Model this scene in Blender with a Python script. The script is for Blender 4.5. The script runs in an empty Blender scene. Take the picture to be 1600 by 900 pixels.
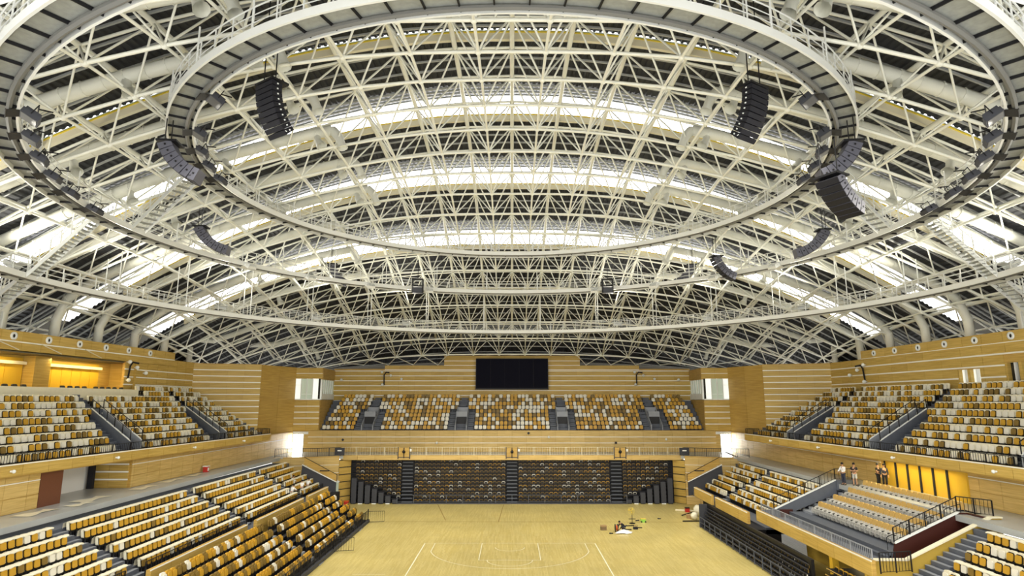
import bpy, math, random
from mathutils import Matrix, Vector
random.seed(7)
C = bpy.context.scene.collection
PI = math.pi
SC = bpy.context.scene

# ------------------------------------------------------------------ camera
F_PX, HOR, CAM_H = 960.0, 625.0, 12.45
PITCH = math.atan((HOR - 450) / F_PX)
cd = bpy.data.cameras.new('camera'); cam = bpy.data.objects.new('camera', cd); C.objects.link(cam)
cd.sensor_width = 36; cd.lens = 36 * F_PX / 1600; cd.clip_end = 400; cd.clip_start = .2
cam.location = (0, 0, CAM_H); cam.rotation_euler = (PI/2 + PITCH, 0, 0)
SC.camera = cam
# ------------------------------------------------------------------ world (the bright day outside) and exposure
w = bpy.data.worlds.new('world'); SC.world = w; w.use_nodes = True
w.node_tree.nodes['Background'].inputs[0].default_value = (1.0, .99, .95, 1)
w.node_tree.nodes['Background'].inputs[1].default_value = 1.5
SC.view_settings.view_transform = 'Standard'; SC.view_settings.look = 'None'
SC.view_settings.gamma = 1; SC.view_settings.use_curve_mapping = False
SC.view_settings.exposure = 1.05
SC.cycles.max_bounces = 5; SC.cycles.diffuse_bounces = 4; SC.cycles.glossy_bounces = 2
SC.cycles.transparent_max_bounces = 8; SC.cycles.sample_clamp_indirect = 6

# ------------------------------------------------------------------ materials
MAT = {}
def mat(name, col, rough=.6, metal=0, emit=0, noise=0, nscale=3, alpha=1, spec=.4):
    m = bpy.data.materials.new(name); m.use_nodes = True; nt = m.node_tree; b = nt.nodes['Principled BSDF']
    b.inputs['Roughness'].default_value = rough; b.inputs['Metallic'].default_value = metal
    b.inputs['Specular IOR Level'].default_value = spec
    b.inputs['Base Color'].default_value = (*col, 1)
    if noise:
        t = nt.nodes.new('ShaderNodeTexNoise'); t.inputs['Scale'].default_value = nscale; t.inputs['Detail'].default_value = 4
        tc = nt.nodes.new('ShaderNodeTexCoord'); nt.links.new(tc.outputs['Object'], t.inputs['Vector'])
        r = nt.nodes.new('ShaderNodeMapRange'); r.inputs[3].default_value = 1-noise; r.inputs[4].default_value = 1+noise
        nt.links.new(t.outputs[0], r.inputs[0])
        mx = nt.nodes.new('ShaderNodeVectorMath'); mx.operation = 'SCALE'; mx.inputs[0].default_value = col
        nt.links.new(r.outputs[0], mx.inputs['Scale']); nt.links.new(mx.outputs[0], b.inputs['Base Color'])
    if emit:
        b.inputs['Emission Color'].default_value = (*col, 1); b.inputs['Emission Strength'].default_value = emit
    if alpha < 1: b.inputs['Alpha'].default_value = alpha
    MAT[name] = m; return m
def wood(name, c1, c2, slat=.11, rough=.45):
    m = mat(name, c1, rough); nt = m.node_tree; b = nt.nodes['Principled BSDF']
    ge = nt.nodes.new('ShaderNodeNewGeometry'); mp = nt.nodes.new('ShaderNodeMapping'); mp.inputs['Scale'].default_value = (.35, .35, 7)
    nt.links.new(ge.outputs['Position'], mp.inputs[0])
    n = nt.nodes.new('ShaderNodeTexNoise'); n.inputs['Scale'].default_value = 1.6; n.inputs['Detail'].default_value = 5
    nt.links.new(mp.outputs[0], n.inputs['Vector'])
    oi = nt.nodes.new('ShaderNodeObjectInfo')
    ad = nt.nodes.new('ShaderNodeMath'); ad.operation = 'MULTIPLY_ADD'; ad.inputs[1].default_value = .16; ad.inputs[2].default_value = -.08
    nt.links.new(oi.outputs['Random'], ad.inputs[0])
    sm = nt.nodes.new('ShaderNodeMath'); nt.links.new(n.outputs[0], sm.inputs[0]); nt.links.new(ad.outputs[0], sm.inputs[1])
    cr = nt.nodes.new('ShaderNodeValToRGB'); cr.color_ramp.elements[0].position = .3; cr.color_ramp.elements[1].position = .7
    cr.color_ramp.elements[0].color = (*c1, 1); cr.color_ramp.elements[1].color = (*c2, 1)
    nt.links.new(sm.outputs[0], cr.inputs[0]); nt.links.new(cr.outputs[0], b.inputs['Base Color'])
    # shallow horizontal grooves
    sx = nt.nodes.new('ShaderNodeSeparateXYZ'); nt.links.new(ge.outputs['Position'], sx.inputs[0])
    dv = nt.nodes.new('ShaderNodeMath'); dv.operation = 'DIVIDE'; dv.inputs[1].default_value = slat; nt.links.new(sx.outputs[2], dv.inputs[0])
    fr = nt.nodes.new('ShaderNodeMath'); fr.operation = 'FRACT'; nt.links.new(dv.outputs[0], fr.inputs[0])
    gt = nt.nodes.new('ShaderNodeMath'); gt.operation = 'GREATER_THAN'; gt.inputs[1].default_value = .14; nt.links.new(fr.outputs[0], gt.inputs[0])
    bp = nt.nodes.new('ShaderNodeBump'); bp.inputs['Distance'].default_value = .02; bp.inputs['Strength'].default_value = .7
    nt.links.new(gt.outputs[0], bp.inputs['Height']); nt.links.new(bp.outputs[0], b.inputs['Normal'])
    return m
wood('wood', (.5, .325, .07), (.66, .455, .125))
wood('wood_pale', (.55, .37, .11), (.74, .53, .2))
wood('wood_smooth', (.44, .27, .06), (.6, .39, .1), slat=3)
mat('strip', (.93, .9, .8), .5); mat('cream', (.82, .76, .56), .6, noise=.08)
mat('steel_white', (.86, .86, .77), .4, noise=.05, nscale=.6); mat('steel_cream', (.76, .72, .56), .5)
mat('rail_white', (.78, .79, .76), .4); mat('deck_dark', (.035, .037, .042), .5, metal=.0)
mat('purlin', (.42, .43, .42), .5); mat('catwalk_deck', (.3, .31, .285), .5, noise=.3, nscale=4)
mat('catwalk_edge', (.16, .16, .15), .5)
mat('duct', (.74, .74, .66), .45, noise=.06, nscale=1)
mat('curb', (.8, .74, .55), .6); mat('skyglass', (1, 1, 1), .3, emit=3.2)
mat('black', (.006, .006, .008), .5); mat('black_soft', (.013, .013, .018), .7); mat('charcoal', (.045, .047, .058), .6)
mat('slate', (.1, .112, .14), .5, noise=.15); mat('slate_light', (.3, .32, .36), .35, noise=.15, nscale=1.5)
mat('concourse', (.44, .46, .46), .28, noise=.18, nscale=.5, spec=.6)
mat('concrete_dark', (.06, .055, .042), .8, noise=.2, nscale=.6)
mat('olive', (.15, .13, .075), .8, noise=.3, nscale=.5)
mat('seat_white', (.84, .80, .68), .4); mat('seat_ochre', (.60, .335, .03), .4, noise=.1, nscale=2); mat('seat_brown', (.23, .145, .03), .45)
mat('seat_tan', (.62, .40, .12), .6, noise=.15, nscale=8); mat('film', (.84, .79, .62), .35, noise=.12, nscale=2)
mat('film_tan', (.7, .57, .3), .4, noise=.4, nscale=1.2); mat('film_clear', (.66, .65, .6), .2, noise=.6, nscale=9, alpha=.55)
mat('red_wall', (.055, .012, .008), .5); mat('red_bin', (.5, .03, .02), .5)
mat('gold', (.72, .45, .04), .35, noise=.06, nscale=.7)
mat('gold_wall', (.48, .32, .05), .55, noise=.08)
mat('brown_door', (.16, .055, .025), .5); mat('white_wall', (.82, .82, .8), .5)
mat('glass_day', (.93, .97, .92), .1, emit=.28); mat('glass_bright', (1, 1, .97), .1, emit=7)
mat('glass_pale', (.5, .58, .48), .08, emit=.12); mat('frame_white', (.85, .87, .85), .4); mat('glass_dark', (.02, .02, .02), .1)
mat('screen', (.006, .006, .014), .7, spec=.08); mat('grille', (.008, .008, .013), .6); mat('cab', (.05, .052, .065), .5)
mat('skin', (.5, .28, .17), .6); mat('hair', (.01, .008, .007), .7); mat('cloth_white', (.8, .8, .8), .8); mat('cloth_black', (.015, .015, .018), .8)
mat('cloth_grey', (.5, .5, .48), .8); mat('cloth_navy', (.03, .035, .06), .8); mat('shoe', (.05, .045, .04), .6)
mat('orange', (.8, .14, .02), .6); mat('green', (.3, .6, .08), .5); mat('yellow_cloth', (.7, .55, .12), .7); mat('cardboard', (.4, .26, .12), .8)
mat('edge_yellow', (.75, .58, .06), .5); mat('cab_grey', (.1, .1, .125), .5); mat('joint', (.36, .24, .07), .5); mat('line', (.85, .84, .66), .5); mat('lamp_glass', (.1, .1, .1), .5)
# arena boards
m = mat('boards', (.6, .46, .2), .33, spec=.45); nt = m.node_tree; b = nt.nodes['Principled BSDF']
ge = nt.nodes.new('ShaderNodeNewGeometry')
br = nt.nodes.new('ShaderNodeTexBrick'); br.inputs['Scale'].default_value = 1; br.inputs['Brick Width'].default_value = 1.8; br.inputs['Row Height'].default_value = .11
br.inputs['Mortar Size'].default_value = .004; br.inputs['Color1'].default_value = (.64, .53, .21, 1); br.inputs['Color2'].default_value = (.55, .44, .145, 1); br.inputs['Mortar'].default_value = (.36, .26, .08, 1)
mp = nt.nodes.new('ShaderNodeMapping'); mp.inputs['Rotation'].default_value = (0, 0, PI/2)
nt.links.new(ge.outputs['Position'], mp.inputs[0]); nt.links.new(mp.outputs[0], br.inputs['Vector'])
n = nt.nodes.new('ShaderNodeTexNoise'); n.inputs['Scale'].default_value = .22; n.inputs['Detail'].default_value = 6
nt.links.new(ge.outputs['Position'], n.inputs['Vector'])
r = nt.nodes.new('ShaderNodeMapRange'); r.inputs[1].default_value = .3; r.inputs[2].default_value = .7; r.inputs[3].default_value = .9; r.inputs[4].default_value = 1.1
nt.links.new(n.outputs[0], r.inputs[0])
vs = nt.nodes.new('ShaderNodeVectorMath'); vs.operation = 'SCALE'
nt.links.new(br.outputs[0], vs.inputs[0]); nt.links.new(r.outputs[0], vs.inputs['Scale'])
nt.links.new(vs.outputs[0], b.inputs['Base Color'])

# ------------------------------------------------------------------ helpers
WM = {}
class M:
    def __init__(s): s.v = []; s.f = []; s.mi = []; s.cur = 0
    def add(s, vs, fs):
        n = len(s.v); s.v += [tuple(p) for p in vs]; s.f += [tuple(i+n for i in f) for f in fs]; s.mi += [s.cur]*len(fs); return s
    def box(s, x0, x1, y0, y1, z0, z1):
        return s.add([(x0,y0,z0),(x1,y0,z0),(x1,y1,z0),(x0,y1,z0),(x0,y0,z1),(x1,y0,z1),(x1,y1,z1),(x0,y1,z1)],
              [(0,3,2,1),(4,5,6,7),(0,1,5,4),(1,2,6,5),(2,3,7,6),(3,0,4,7)])
    def prism(s, pts, z0, z1):      # plan polygon (ccw) extruded in z; z0/z1 scalars
        n = len(pts)
        return s.add([(x,y,z0) for x,y in pts]+[(x,y,z1) for x,y in pts],
              [tuple(range(n-1,-1,-1)), tuple(range(n,2*n))]+[(i,(i+1)%n,n+(i+1)%n,n+i) for i in range(n)])
    def extr(s, poly, d):           # 3D polygon extruded along vector d
        n = len(poly); d = Vector(d)
        return s.add(poly+[tuple(Vector(p)+d) for p in poly],
              [tuple(range(n-1,-1,-1)), tuple(range(n,2*n))]+[(i,(i+1)%n,n+(i+1)%n,n+i) for i in range(n)])
    def tube(s, pts, r, n=6, cap=True, closed=False):
        pts = [Vector(p) for p in pts]; rings = []; N = len(pts); last = None
        for i, p in enumerate(pts):
            if closed: t = (pts[(i+1) % N]-pts[i-1]).normalized()
            else: t = ((pts[min(i+1,N-1)]-pts[max(i-1,0)])).normalized()
            u = t.cross(Vector((0,0,1)))
            if u.length < .02: u = t.cross(Vector((1,0,0)))
            u.normalize(); v = u.cross(t)
            rr = r[i] if isinstance(r, (list,tuple)) else r
            rings.append([p + (u*math.cos(2*PI*(k+.5)/n)+v*math.sin(2*PI*(k+.5)/n))*rr for k in range(n)])
        base = len(s.v)
        for R in rings: s.v += [tuple(q) for q in R]
        L = N if closed else N-1
        for i in range(L):
            j = (i+1) % N
            for k in range(n):
                s.f.append((base+i*n+k, base+i*n+(k+1)%n, base+j*n+(k+1)%n, base+j*n+k)); s.mi.append(s.cur)
        if cap and not closed:
            s.f.append(tuple(base+k for k in range(n-1,-1,-1))); s.mi.append(s.cur)
            s.f.append(tuple(base+(N-1)*n+k for k in range(n))); s.mi.append(s.cur)
        return s
    def ball(s, c, r, n=6, m=4):
        vs = [(c[0],c[1],c[2]-r)]
        for j in range(1,m):
            a = PI*j/m
            for k in range(n): vs.append((c[0]+r*math.sin(a)*math.cos(2*PI*k/n), c[1]+r*math.sin(a)*math.sin(2*PI*k/n), c[2]-r*math.cos(a)))
        vs.append((c[0],c[1],c[2]+r)); fs = []
        for k in range(n): fs.append((0,1+(k+1)%n,1+k)); fs.append((len(vs)-1,1+(m-2)*n+k,1+(m-2)*n+(k+1)%n))
        for j in range(m-2):
            for k in range(n): fs.append((1+j*n+k,1+j*n+(k+1)%n,1+(j+1)*n+(k+1)%n,1+(j+1)*n+k))
        return s.add(vs, fs)
    def merge(s, o, mtx, mimap=None):
        n = len(s.v); s.v += [tuple(mtx @ Vector(p)) for p in o.v]; s.f += [tuple(i+n for i in f) for f in o.f]
        s.mi += [mimap[i] if mimap else i for i in o.mi]; return s
    def mesh(s, name, mats):
        me = bpy.data.meshes.new(name); me.from_pydata(s.v, [], s.f)
        if isinstance(mats, str): mats = [mats]
        for k in mats: me.materials.append(MAT[k])
        if len(mats) > 1: me.polygons.foreach_set('material_index', s.mi)
        me.update(); return me
    def obj(s, name, mats, parent=None, smooth=False):
        me = s.mesh(name, mats)
        if smooth: me.polygons.foreach_set('use_smooth', [True]*len(me.polygons))
        return link(name, me, parent)
def link(name, me, parent=None, loc=None, rotz=None, world=True):
    o = bpy.data.objects.new(name, me); C.objects.link(o)
    if loc is not None: o.location = loc
    if rotz is not None: o.rotation_euler = (0,0,rotz)
    if parent is not None:
        o.parent = parent
        if world and parent.name in WM: o.matrix_parent_inverse = WM[parent.name]
    return o
def tag(o, label=None, cat=None, group=None, kind=None):
    if label: o['label'] = label
    if cat: o['category'] = cat
    if group: o['group'] = group
    if kind: o['kind'] = kind
    return o
def thing(name, label, cat, loc=(0,0,0), rotz=0, group=None, wc=True):
    """Empty at the thing's base. wc: children are modelled in world coordinates."""
    o = bpy.data.objects.new(name, None); C.objects.link(o); o.location = loc; o.rotation_euler = (0,0,rotz)
    o.empty_display_size = .2
    tag(o, label, cat, group)
    if wc: WM[o.name] = (Matrix.Translation(Vector(loc)) @ Matrix.Rotation(rotz, 4, 'Z')).inverted()
    return o
def struct(name, m, mats, smooth=False): return tag(m.obj(name, mats, None, smooth), kind='structure')
def lerp(a, b, t): return a+(b-a)*t
ORD = 'first second third fourth fifth sixth seventh eighth ninth tenth eleventh twelfth thirteenth fourteenth fifteenth sixteenth seventeenth eighteenth nineteenth'.split()
TENS = {2:('twenty','twentieth'),3:('thirty','thirtieth'),4:('forty','fortieth'),5:('fifty','fiftieth')}
def ordn(n):
    if n < 20: return ORD[n-1]
    t, u = divmod(n, 10); return TENS[t][1] if u == 0 else TENS[t][0]+'-'+ORD[u-1]

_pm = {}
def panel_wall(name, A, B, z0, z1, rows, cols, m_panel='wood', strips=(), flip=False, backing='wood_smooth', th=.25, gap=.035, holes=()):
    """Backing slab A->B with real panels (parts) and pale strips (parts). holes: (u0,u1,z0,z1) along the wall left clear."""
    A = Vector((*A,0)); B = Vector((*B,0)); d = B-A; L = d.length; d.normalize()
    n = Vector((d.y,-d.x,0))
    if flip: n = -n
    ang = math.atan2(d.y, d.x)
    bm = M()
    segs = [(0, L, z0, z1)]
    for h in holes:
        ns = []
        for (a,b_,c_,e) in segs:
            if h[1] <= a or h[0] >= b_ or h[3] <= c_ or h[2] >= e: ns.append((a,b_,c_,e)); continue
            if h[0] > a: ns.append((a,h[0],c_,e))
            if h[1] < b_: ns.append((h[1],b_,c_,e))
            if h[2] > c_: ns.append((max(a,h[0]),min(b_,h[1]),c_,h[2]))
            if h[3] < e: ns.append((max(a,h[0]),min(b_,h[1]),h[3],e))
        segs = ns
    for (a,b_,c_,e) in segs:
        p, q = A+d*a, A+d*b_
        bm.prism([tuple((p)[:2]), tuple((q)[:2]), tuple((q-n*th)[:2]), tuple((p-n*th)[:2])] if not flip else
                 [tuple((q)[:2]), tuple((p)[:2]), tuple((p-n*th)[:2]), tuple((q-n*th)[:2])], c_, e)
    root = struct(name, bm, backing)
    def piece(nm, u0, u1, za, zb, t, mm):
        w_, h_ = round(u1-u0,3), round(zb-za,3)
        key = (w_, h_, t, mm)
        if key not in _pm:
            x = M(); x.box(-w_/2, w_/2, -t/2, t/2, -h_/2, h_/2); _pm[key] = x.mesh(nm, mm)
        c_ = A+d*((u0+u1)/2)+n*(t/2+.002)
        link(nm, _pm[key], root, (c_.x, c_.y, (za+zb)/2), ang)
    def clear(u0,u1,za,zb): return all(u1 <= h[0]+.01 or u0 >= h[1]-.01 or zb <= h[2]+.01 or za >= h[3]-.01 for h in holes)
    cw = L/cols
    for (za, zb) in rows:
        for k in range(cols):
            u0, u1 = k*cw+gap/2, (k+1)*cw-gap/2
            if clear(u0,u1,za,zb): piece('panel', u0, u1, za, zb, .04, m_panel)
            else:
                us = sorted([u0,u1]+[u for h in holes for u in h[:2] if u0 < u < u1])
                for a,b_ in zip(us,us[1:]):
                    if b_-a > .15 and clear(a,b_,za,zb): piece('panel', a, b_-.01, za, zb, .04, m_panel)
    for (za, zb) in strips:
        us = sorted([0,L]+[u for h in holes for u in h[:2] if 0 < u < L])
        for a,b_ in zip(us,us[1:]):
            if clear(a,b_,za,zb): piece('light_strip', a, b_, za, zb, .05, 'strip')
    return root
def bands(z0, z1, pitch, strip=.13):
    """rows of panels with a pale strip between them"""
    n = max(1, round((z1-z0)/pitch)); p = (z1-z0)/n; rows = []; st = []
    for i in range(n):
        a = z0+i*p; rows.append((a+(strip if i else .02), a+p-.015))
        if i: st.append((a, a+strip-.015))
    return rows, st

# ------------------------------------------------------------------ arena floor, court lines
fl = M(); fl.box(-21.5, 26, 14, 80.5, -.3, 0); floor = struct('floor', fl, 'boards')
struct('floor_base', M().box(-45, 45, 10, 98, -.6, -.32), 'black_soft')
def line_part(pts, wdt=.055, mt='line'):
    x = M(); z = .006; P = [Vector((*p,0)) for p in pts]; N = len(P)
    for i in range(N-1):
        dd = (P[i+1]-P[i]).normalized(); nn = Vector((-dd.y,dd.x,0))*wdt/2
        x.add([(*(P[i]-nn)[:2],z),(*(P[i+1]-nn)[:2],z),(*(P[i+1]+nn)[:2],z),(*(P[i]+nn)[:2],z)], [(0,1,2,3)])
    return x.obj('court_line' if mt == 'line' else 'floor_joint', mt, floor)
CX, BL = -.18, 57.4
line_part([(CX-7.5,BL),(CX+7.5,BL)]); line_part([(CX-7.5,BL),(CX-7.5,BL-28)], .08); line_part([(CX+7.5,BL),(CX+7.5,BL-28)], .08)
line_part([(CX-2.45,BL),(CX-2.45,BL-5.8),(CX+2.45,BL-5.8),(CX+2.45,BL)])
line_part([(CX+1.8*math.cos(a),BL-5.8-1.8*math.sin(a)) for a in [PI*i/16 for i in range(17)]])
line_part([(CX+1.25*math.cos(a),BL-1.575-1.25*math.sin(a)) for a in [PI*i/14 for i in range(15)]])
a0 = math.asin(1.4/6.75)
line_part([(CX-6.6,BL)]+[(CX-6.75*math.cos(a),BL-1.575-6.75*math.sin(a)) for a in [a0+(PI-2*a0)*i/24 for i in range(25)]]+[(CX+6.6,BL)])
line_part([(-11.6,47.6),(-9.2,47.6)], .05)
line_part([(-14,67.3),(20,66.9)], .12, mt='joint'); line_part([(-9,78),(-7,68)], .1, mt='joint'); line_part([(-1,78),(-1.4,67.2)], .08, mt='joint')

# ------------------------------------------------------------------ concourse slabs
CZ = 5.67
x = M()
x.prism([(-33.5,24),(-27.3,24),(-27.7,75.6),(-28.6,84.3),(-33.5,84.3)], CZ-.35, CZ)
x.prism([(26.6,24),(33.5,24),(33.5,84.3),(28.0,84.3),(26.9,75.6)], CZ-.35, CZ)
x.prism([(-28.6,84.5),(-27.7,76),(-24.6,76.9),(-21.2,78.2),(-19.9,79),(19.9,79),(21.2,78.2),(24.2,76.9),(27.2,76),(28.6,84.5)], CZ-.35, CZ)
struct('floor_concourse', x, 'concourse')
# pier walls under the back concourse
rr, ss = bands(0.02, 5.55, .92, .06)
panel_wall('wall_pier_left_front', (-28.6,75.8), (-24.6,76.75), 0, 5.68, rr, 2, 'wood_pale', ss, th=.15)
panel_wall('wall_pier_left_middle', (-24.6,76.75), (-21.2,78.0), 0, 5.68, rr, 2, 'wood_pale', ss, th=.15)
panel_wall('wall_pier_left_side', (-21.2,78.0), (-20.05,79.3), 0, 5.2, [(i*.86+.05, i*.86+.8) for i in range(6)], 1, 'wood', backing='black_soft', th=.15)
panel_wall('wall_pier_right_front', (24.2,76.75), (28.2,75.8), 0, 5.68, rr, 2, 'wood_pale', ss, th=.15)
panel_wall('wall_pier_right_middle', (21.2,78.0), (24.2,76.75), 0, 5.68, rr, 2, 'wood_pale', ss, th=.15)
panel_wall('wall_pier_right_side', (20.05,79.3), (21.2,78.0), 0, 5.2, [(i*.86+.05, i*.86+.8) for i in range(6)], 1, 'wood', backing='black_soft', th=.15)
# fascia of the back concourse edge
panel_wall('wall_back_ledge', (-21.2,78.45), (21.2,78.45), 5.15, 5.72, [(5.17,5.7)], 20, 'wood_pale', th=.3)
# wall between concourse and upper back tier
panel_wall('wall_back_fascia', (-27.2,84.2), (27.2,84.2), CZ, 8.45, [(CZ+.02,6.05),(6.1,6.78),(6.88,7.55),(7.65,8.42)], 28, 'wood_pale',
           [(6.79,6.87),(7.56,7.64)], th=.3)
# upper back wall (scoreboard wall)
YB = 92.0
rr, ss = bands(11.6, 17.35, .72)
panel_wall('wall_back', (-26.4,YB), (26.4,YB), 8, 17.0, [q for q in rr if q[1] < 17.05], 22, 'wood', [q for q in ss if q[1] < 17])
panel_wall('wall_back_parapet', (-18.9,YB-.05), (18.9,YB-.05), 16.9, 17.5, [(16.93,17.46)], 17, 'wood', [(16.84,16.93)], th=.2)
panel_wall('wall_back_crown', (-10.1,YB-.1), (10.1,YB-.1), 17.4, 18.95, [(17.55,18.12),(18.22,18.9)], 9, 'wood', [(17.46,17.54),(18.13,18.21)], th=.2)
# window corner boxes and their returns
def corner(sg, side):
    X = lambda v: sg*v
    ft = dict(th=.2)
    def pw(name, a, b_, *args, **k):
        if sg > 0: a, b_ = b_, a
        a = (X(a[0]), a[1]); b_ = (X(b_[0]), b_[1])
        return panel_wall(name, a, b_, *args, **{**ft, **k})
    # a,b given as for the left side with positive x = left
    r1, s1 = bands(8.45, 12.35, .72)
    pw(f'wall_{side}_window_pier', (29.3,84.2), (25.9,84.2), 8.3, 12.45, r1, 2, 'wood', s1)
    pw(f'wall_{side}_window_head', (29.3,84.2), (25.7,84.2), 15.3, 16.75, [(15.32,15.95),(16.05,16.7)], 2, 'wood', [(15.96,16.04)])
    pw(f'wall_{side}_window_return', (25.9,84.3), (26.3,92), 8.3, 12.45, [(8.4,10.4),(10.45,12.4)], 3, 'wood_smooth')
    pw(f'wall_{side}_window_return_head', (25.7,84.3), (26.3,92), 15.2, 16.75, [(15.3,16.7)], 3, 'wood_smooth')
    # plain wall running back from the corner, the return behind the tier end
    pw(f'wall_{side}_plain', (31.4,77.6), (29.3,84.2), CZ, 16.8, [(CZ+.05,8.9),(8.95,12.8),(12.85,16.75)], 2, 'wood_smooth')
    r2, s2 = bands(7.9, 16.75, .73)
    pw(f'wall_{side}_corner', (38.5,74.8), (31.4,77.6), 7.0, 16.85, r2, 4, 'wood', s2)
    # glazed corner: panes front, slats on the return
    win = struct(f'window_{1 if sg<0 else 2}', M().box(min(X(29.3),X(25.9)), max(X(29.3),X(25.9)), 84.15, 84.32, 12.45, 12.6), 'frame_white')
    for k in range(4):
        a, b_ = X(29.3-k*.78), X(29.3-(k+1)*.78)
        M().box(min(a,b_)+.05, max(a,b_)-.05, 84.22, 84.26, 12.6, 15.3).obj('pane', ['glass_day','glass_pale','glass_pale','glass_day'][k], win)
        M().box(a-.05, a+.05, 84.12, 84.3, 12.5, 15.32).obj('mullion', 'frame_white', win)
        M().box(min(a,b_), max(a,b_), 84.14, 84.26, 14.4 if k == 0 else 13.2, 14.46 if k == 0 else 13.26).obj('transom', 'frame_white', win)
    for k in range(6):
        t = (k+.3)/6; xx = X(lerp(25.9,26.3,t)); yy = lerp(84.3,91.6,t)
        M().box(xx-.12, xx+.12, yy-.12, yy+.12, 12.5, 15.25).obj('slat', 'frame_white', win)
        xa = X(lerp(26.0,26.4,t)); M().box(xa-.02, xa+.02, yy, yy+1.1, 12.5, 15.2).obj('pane', 'glass_pale', win)
        M().box(xx-.06, xx+.06, yy+.2, yy+1.0, 12.5, 13.3).obj('sill_panel', 'frame_white', win)
    # bright glazed door on the concourse under the window pier
    dr = struct(f'door_{1 if sg<0 else 2}', M().box(min(X(29.3),X(27.2)), max(X(29.3),X(27.2)), 84.2, 84.4, 7.95, 8.35), 'frame_white')
    for k in range(3):
        a, b_ = X(29.2-k*.68), X(29.2-(k+1)*.68)
        M().box(min(a,b_)+.04, max(a,b_)-.04, 84.3, 84.35, CZ, 7.95).obj('pane', 'glass_bright' if k < 2 else 'wood_pale', dr)
        M().box(a-.04, a+.04, 84.2, 84.38, CZ, 7.95).obj('frame', 'frame_white', dr)
corner(-1, 'left'); corner(1, 'right')

# ------------------------------------------------------------------ side upper walls
XW, ZW = 38.5, 17.75
def uY(px, X): # depth of an image column on a side wall x = X
    return abs(X/((px-800)/F_PX))*1.0
# left: parapet band, box recess, wall to the corner
panel_wall('wall_left_head', (-XW,26), (-XW,70.4), 16.2, ZW, [(16.25,16.85),(16.97,17.7)], 22, 'wood', [(16.86,16.96)])
r3, s3 = bands(12.4, 16.2, .76)
panel_wall('wall_left', (-XW,61.5), (-XW,74.9), 8.0, 16.9, r3+[(16.22,16.85)], 7, 'wood', s3, th=.2)
panel_wall('wall_left_box_front', (-36.9,26), (-36.9,61.5), 11.2, 13.45, [(11.25,13.4)], 12, 'cream', backing='cream', th=.2, gap=.01)
x = M(); x.box(-41,-XW,26,63,16.2,16.4); x.box(-41,-37.1,26,61.5,12.3,12.5); x.box(-41.1,-40.9,26,63.2,12.3,16.4); x.box(-41,-38.3,63,63.2,12.3,16.3); x.box(-38.3,-36.9,61.35,61.5,11.5,13.4)
struct('wall_left_box', x, 'wood')
struct('ceiling_box_left', M().box(-41,-XW-.05,26,63,16.1,16.2), 'olive')
# lit box rooms: recess panels of golden timber
for k, (ya, yb) in enumerate([(40.5, 51.6), (53.6, 61.2)]):
    rm = struct('wall_left_room' if k == 0 else 'wall_left_room.001', M().box(-40.9,-40.86,ya,yb,12.5,15.9), 'gold')
    nn = 6
    for q in range(nn):
        a = lerp(ya,yb,q/nn)
        M().box(-40.86,-40.8,a+.03,lerp(ya,yb,(q+1)/nn)-.03,12.5,15.3).obj('panel', 'gold', rm)
    M().box(-40.86,-40.5,ya,yb,15.35,15.6).obj('light_strip', 'cream', rm)
    ld = bpy.data.lights.new('room_lamp', 'AREA'); ld.shape = 'RECTANGLE'; ld.size = 8; ld.size_y = .3; ld.energy = 130; ld.color = (1,.78,.32)
    lo = bpy.data.objects.new('room_lamp', ld); C.objects.link(lo); lo.location = (-39.7,(ya+yb)/2,16.0); lo.rotation_euler = (0, math.radians(-25), PI/2)
    lo.rotation_euler = (0, 0, PI/2)
struct('wall_left_box_pier', M().box(-40.9,-39.9,51.7,53.5,12.5,16.1), 'wood')
for k, yy in enumerate((43.0, 45.6, 50.2, 55.4)):
    t = thing('brace_rod', f'thin sloping rod on the timber band over the boxes, {ordn(k+1)} from the left', 'rod', (-38.4,yy,17), group='sloping rods over the boxes')
    M().tube([(-38.38,yy,16.9),(-38.3,yy+2.2,16.3)], .04).obj('rod', 'steel_cream', t)
# right upper wall
r4, s4 = bands(12.4, ZW, .95, .14)
YR = lambda px: XW/((px-800)/F_PX)*1.0
panel_wall('wall_right', (XW,74.9), (XW,26), 8.0, ZW-.9, [q for q in r4 if q[1] < ZW-.8], 20, 'wood', [q for q in s4 if q[1] < ZW-.9], th=.2,
           holes=[(74.9-53.5,74.9-50.9,13.35,15.0),(74.9-48.3,74.9-45.5,13.6,15.3)])
panel_wall('wall_right_head', (XW,68), (XW,26), ZW-.9, ZW, [(ZW-.84,ZW-.04)], 19, 'wood', [(ZW-.9,ZW-.84)], th=.2)
for k, (ya, yb, za, zb, mm) in enumerate([(50.9,53.5,13.35,15.0,'glass_day'),(45.5,48.3,13.6,15.3,'glass_dark')]):
    wn = struct(f'window_{3+k}', M().box(XW+.1,XW+.3,ya,yb,za-.1,za), 'frame_white')
    for q in range(2):
        c0 = lerp(ya,yb,.05+q*.5); M().box(XW+.3,XW+.34,c0,c0+1.05,za,zb).obj('pane', mm, wn)
        M().box(XW+.02,XW+.32,c0+.35,c0+.42,za,zb).obj('mullion', 'frame_white', wn); M().box(XW+.0,XW+.4,c0+1.05,c0+1.35,za,zb).obj('jamb', 'wood', wn)
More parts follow.
